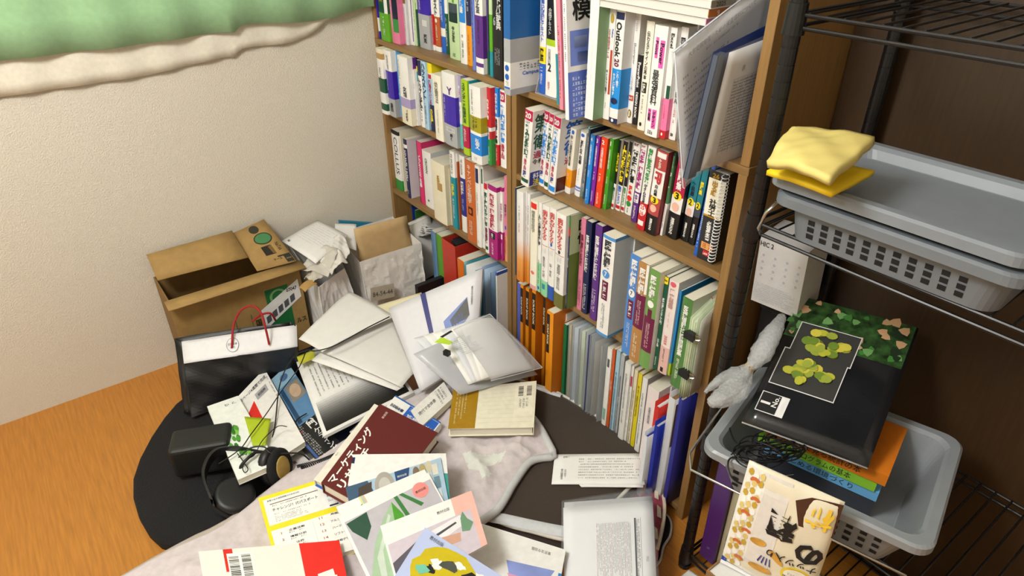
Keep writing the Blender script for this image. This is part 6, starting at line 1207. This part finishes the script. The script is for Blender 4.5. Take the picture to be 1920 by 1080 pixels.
# black cable tangle over the basket rim
t = thing('cable_tangle', 'tangle of thin black cables spilling over the silver basket rim', 'cable', pz(1440, 850, .47), )
rc = random.Random(12)
for k in range(14):
    c0 = (1405+rc.random()*75, 822+rc.random()*40); pts = []
    for j in range(9):
        a_ = j*.9+k; pts.append(pz(c0[0]+(34+16*rc.random())*math.cos(a_), c0[1]+(13+9*rc.random())*math.sin(a_)+.2*(c0[0]-1440)*.3, .556+.012*rc.random()))
    g = G(); g.tube(spline(pts, 6), .0014, 5); g.out('cable_loop', mat('0C0C0E', .42, 0), t, True)
g = G(); g.tube(spline([pz(u, v, z) for u, v, z in ((1365, 790, .53), (1380, 830, .553), (1430, 862, .553), (1372, 858, .55), (1367, 885, .54), (1385, 905, .53), (1420, 910, .53), (1460, 895, .54), (1490, 890, .552))], 8), .0017, 6); g.out('cable_loop', mat('0C0C0E', .42, 0), t, True)
# binder and book on the rack's bottom shelf
BZ = .0565
for (u0, v0, u1, h, c, nm, lab, tx, tc) in ((1311, 1038, 1336, .30, '4A2468', 'ring_binder', 'purple binder standing on the lowest rack shelf', '記録', 'lilac'), (1339, 1052, 1356, .30, 'B9B294', 'hardcover_book', 'beige printed volume beside the purple binder', '2000-2003の記録資料集', 'dgrey'), (1358, 1064, 1372, .27, '6A5A44', 'hardcover_book', 'brown volume half hidden by the snack packet', '', 'dark')):
    p = pz(u0, v0, BZ); p.y = max(p.y, -.088); x0 = x_at(u0, p.y, BZ); x1 = x_at(u1, p.y, BZ)
    lim_ = globals().get('rack_x', .112); x1 += max(0, lim_-x0); x0 = max(x0, lim_); rack_x = x1+.001
    tt = [tx+'|.3|.85|'+tc+'||.3||.0'] if c != '4A2468' and tx else ['~|.84|.88|lilac|1|.3']
    make_book(lab, x0, x1-x0, p.y, BZ, h, .19, c, tt, name=nm, cat='binder' if 'binder' in nm else 'book', bulge=0, rough=.35, face=c)
# carton that carries the packet
t = thing('open_carton', 'brown open carton on the floor carrying the snack packet', 'carton', (.33, -.26, 0)); KC = mat('8A6A42', .85, .08, 40)
cz_ = py(1352, 1048, -.292).z-.008; cx0 = py(1352, 1048, -.292).x-.004
for nm, a_ in (('front_wall', (cx0, cx0+.2, -.325, -.322, .001, cz_)), ('back_wall', (cx0, cx0+.2, -.172, -.169, .001, cz_)), ('side_wall', (cx0, cx0+.003, -.322, -.172, .001, cz_)), ('side_wall', (cx0+.197, cx0+.2, -.322, -.172, .001, cz_)), ('bottom_panel', (cx0+.003, cx0+.197, -.322, -.172, .001, .004))): box(nm, *a_, KC, t)
box('inner_lid', cx0+.003, cx0+.197, -.3218, -.1722, cz_-.006, cz_-.003, mat('D9D9D6', .7, .03), t)
# snack packet
t = thing('snack_packet', 'white and gold rice cracker snack packet hanging below the silver basket', 'snack packet', pz(1400, 1050, .1))
sa, sd = py(1405, 863, -.262), py(1352, 1048, -.292); dx_ = (py(1500, 905, -.235)-sa).normalized()*.15
cm = [sa, sa+dx_, sd+dx_*1.02, sd]
def puff(s, t_): return .018*(16*s*(1-s)*t_*(1-t_))**.5
o, S = sheet('packet_front', *cm, mat('E4DCC4', .28, .04, 30, .05), t, 18, 18, noise=.0015, fn=puff, seed=3); n_ = S.n
sheet('packet_back', *cm, mat('D9D2BC', .3, .04), t, 12, 12, fn=lambda s, q: -puff(s, q)-.001)
patch(t, S, (.0, .02, .24, .98), 'E8E6E0', .0008, n=6); patch(t, S, (.24, .02, .5, .98), 'E0DCD6', .0008, n=6)
for k in range(15):
    for j in range(3):
        y = .05+.062*k+.02*(j % 2); patch(t, S, ((.03+.065*j, y), (.06+.065*j, y-.018), (.085+.065*j, y), (.085+.065*j, y+.03), (.06+.065*j, y+.045), (.03+.065*j, y+.03)), ('C2A03A', 'F2F0E8', 'D8C27A')[(k+j) % 3], .0014)
for k in range(6):
    y = .12+.15*k; c_ = .12+.06*(k % 2); P = [(c_+.055*math.cos(a_), y+.03*math.sin(a_)) for a_ in (2.6, 3.2, 4.0, 4.8, 5.6, 6.2)]+[(c_+.03*math.cos(a_), y+.012+.012*math.sin(a_)) for a_ in (6.1, 5.0, 4.2, 3.3)]; patch(t, S, P, 'C86A3A', .002)
patch(t, S, ((.56, .12), (.7, .05), (1, .02), (1, .32), (.66, .3)), '4A2A1C', .0016, n=1); lettering(t, S, '柿', (.70, .08, .96, .27), 'F0C840', 'u', .03, .003); lettering(t, S, '種', (.36, .24, .66, .5), 'black', 'u', .05, .003); lettering(t, S, 'の', (.70, .42, .98, .6), 'black', 'u', .05, .003); lettering(t, S, 'ナッツ入り', (.44, .60, .96, .67), '2A2420', 'u', .02, .003)
disc(t, S, (.80, .76), .17, .09, 'E8CC3A', .0018); disc(t, S, (.80, .76), .14, .07, 'F0ECDC', .0022); lettering(t, S, 'BESTPRICE', (.66, .77, .94, .81), '2A2420', 'u', .02, .003); lettering(t, S, 'ベストプライス', (.70, .73, .9, .755), 'dgrey', 'u', 0, .003)
def crk(cx, cy, w, h, a): patch(t, S, [(cx+w*math.cos(q)*math.cos(a)-h*math.sin(q)*math.sin(a), cy+(w*math.cos(q)*math.sin(a)+h*math.sin(q)*math.cos(a))*.8) for q in [2*math.pi*j/14 for j in range(14)]], mat('C8963E', .5, .3, 40), .0024, 'printed_cracker')
crk(.33, .60, .09, .04, -.2); crk(.55, .66, .1, .035, .6); crk(.42, .84, .13, .045, -.1); crk(.7, .93, .05, .03, 0)
for k in range(4): patch(t, S, ((.40+.03*k, .70), (.41+.03*k, .70), (.385+.045*k, .78), (.37+.045*k, .77)), '2A3488', .002)
patch(t, S, (.0, .955, .06, 1.0), '1E3A9A', .0022)
g = G(); q0, q1 = cm[3], cm[2]; g.tube([q0+Vector((0, 0, -.004)), q1+Vector((0, 0, -.004))], .004, 8); g.out('sealed_edge', mat('E4E4E6', .3, 0), t)
t, S = paper('paper_scrap', 'white paper scrap on the floor at the rack foot', 'paper', ((1275, 1082), (1292, 1068), (1310, 1080), (1290, 1100)), .002, 'E6E6E4')
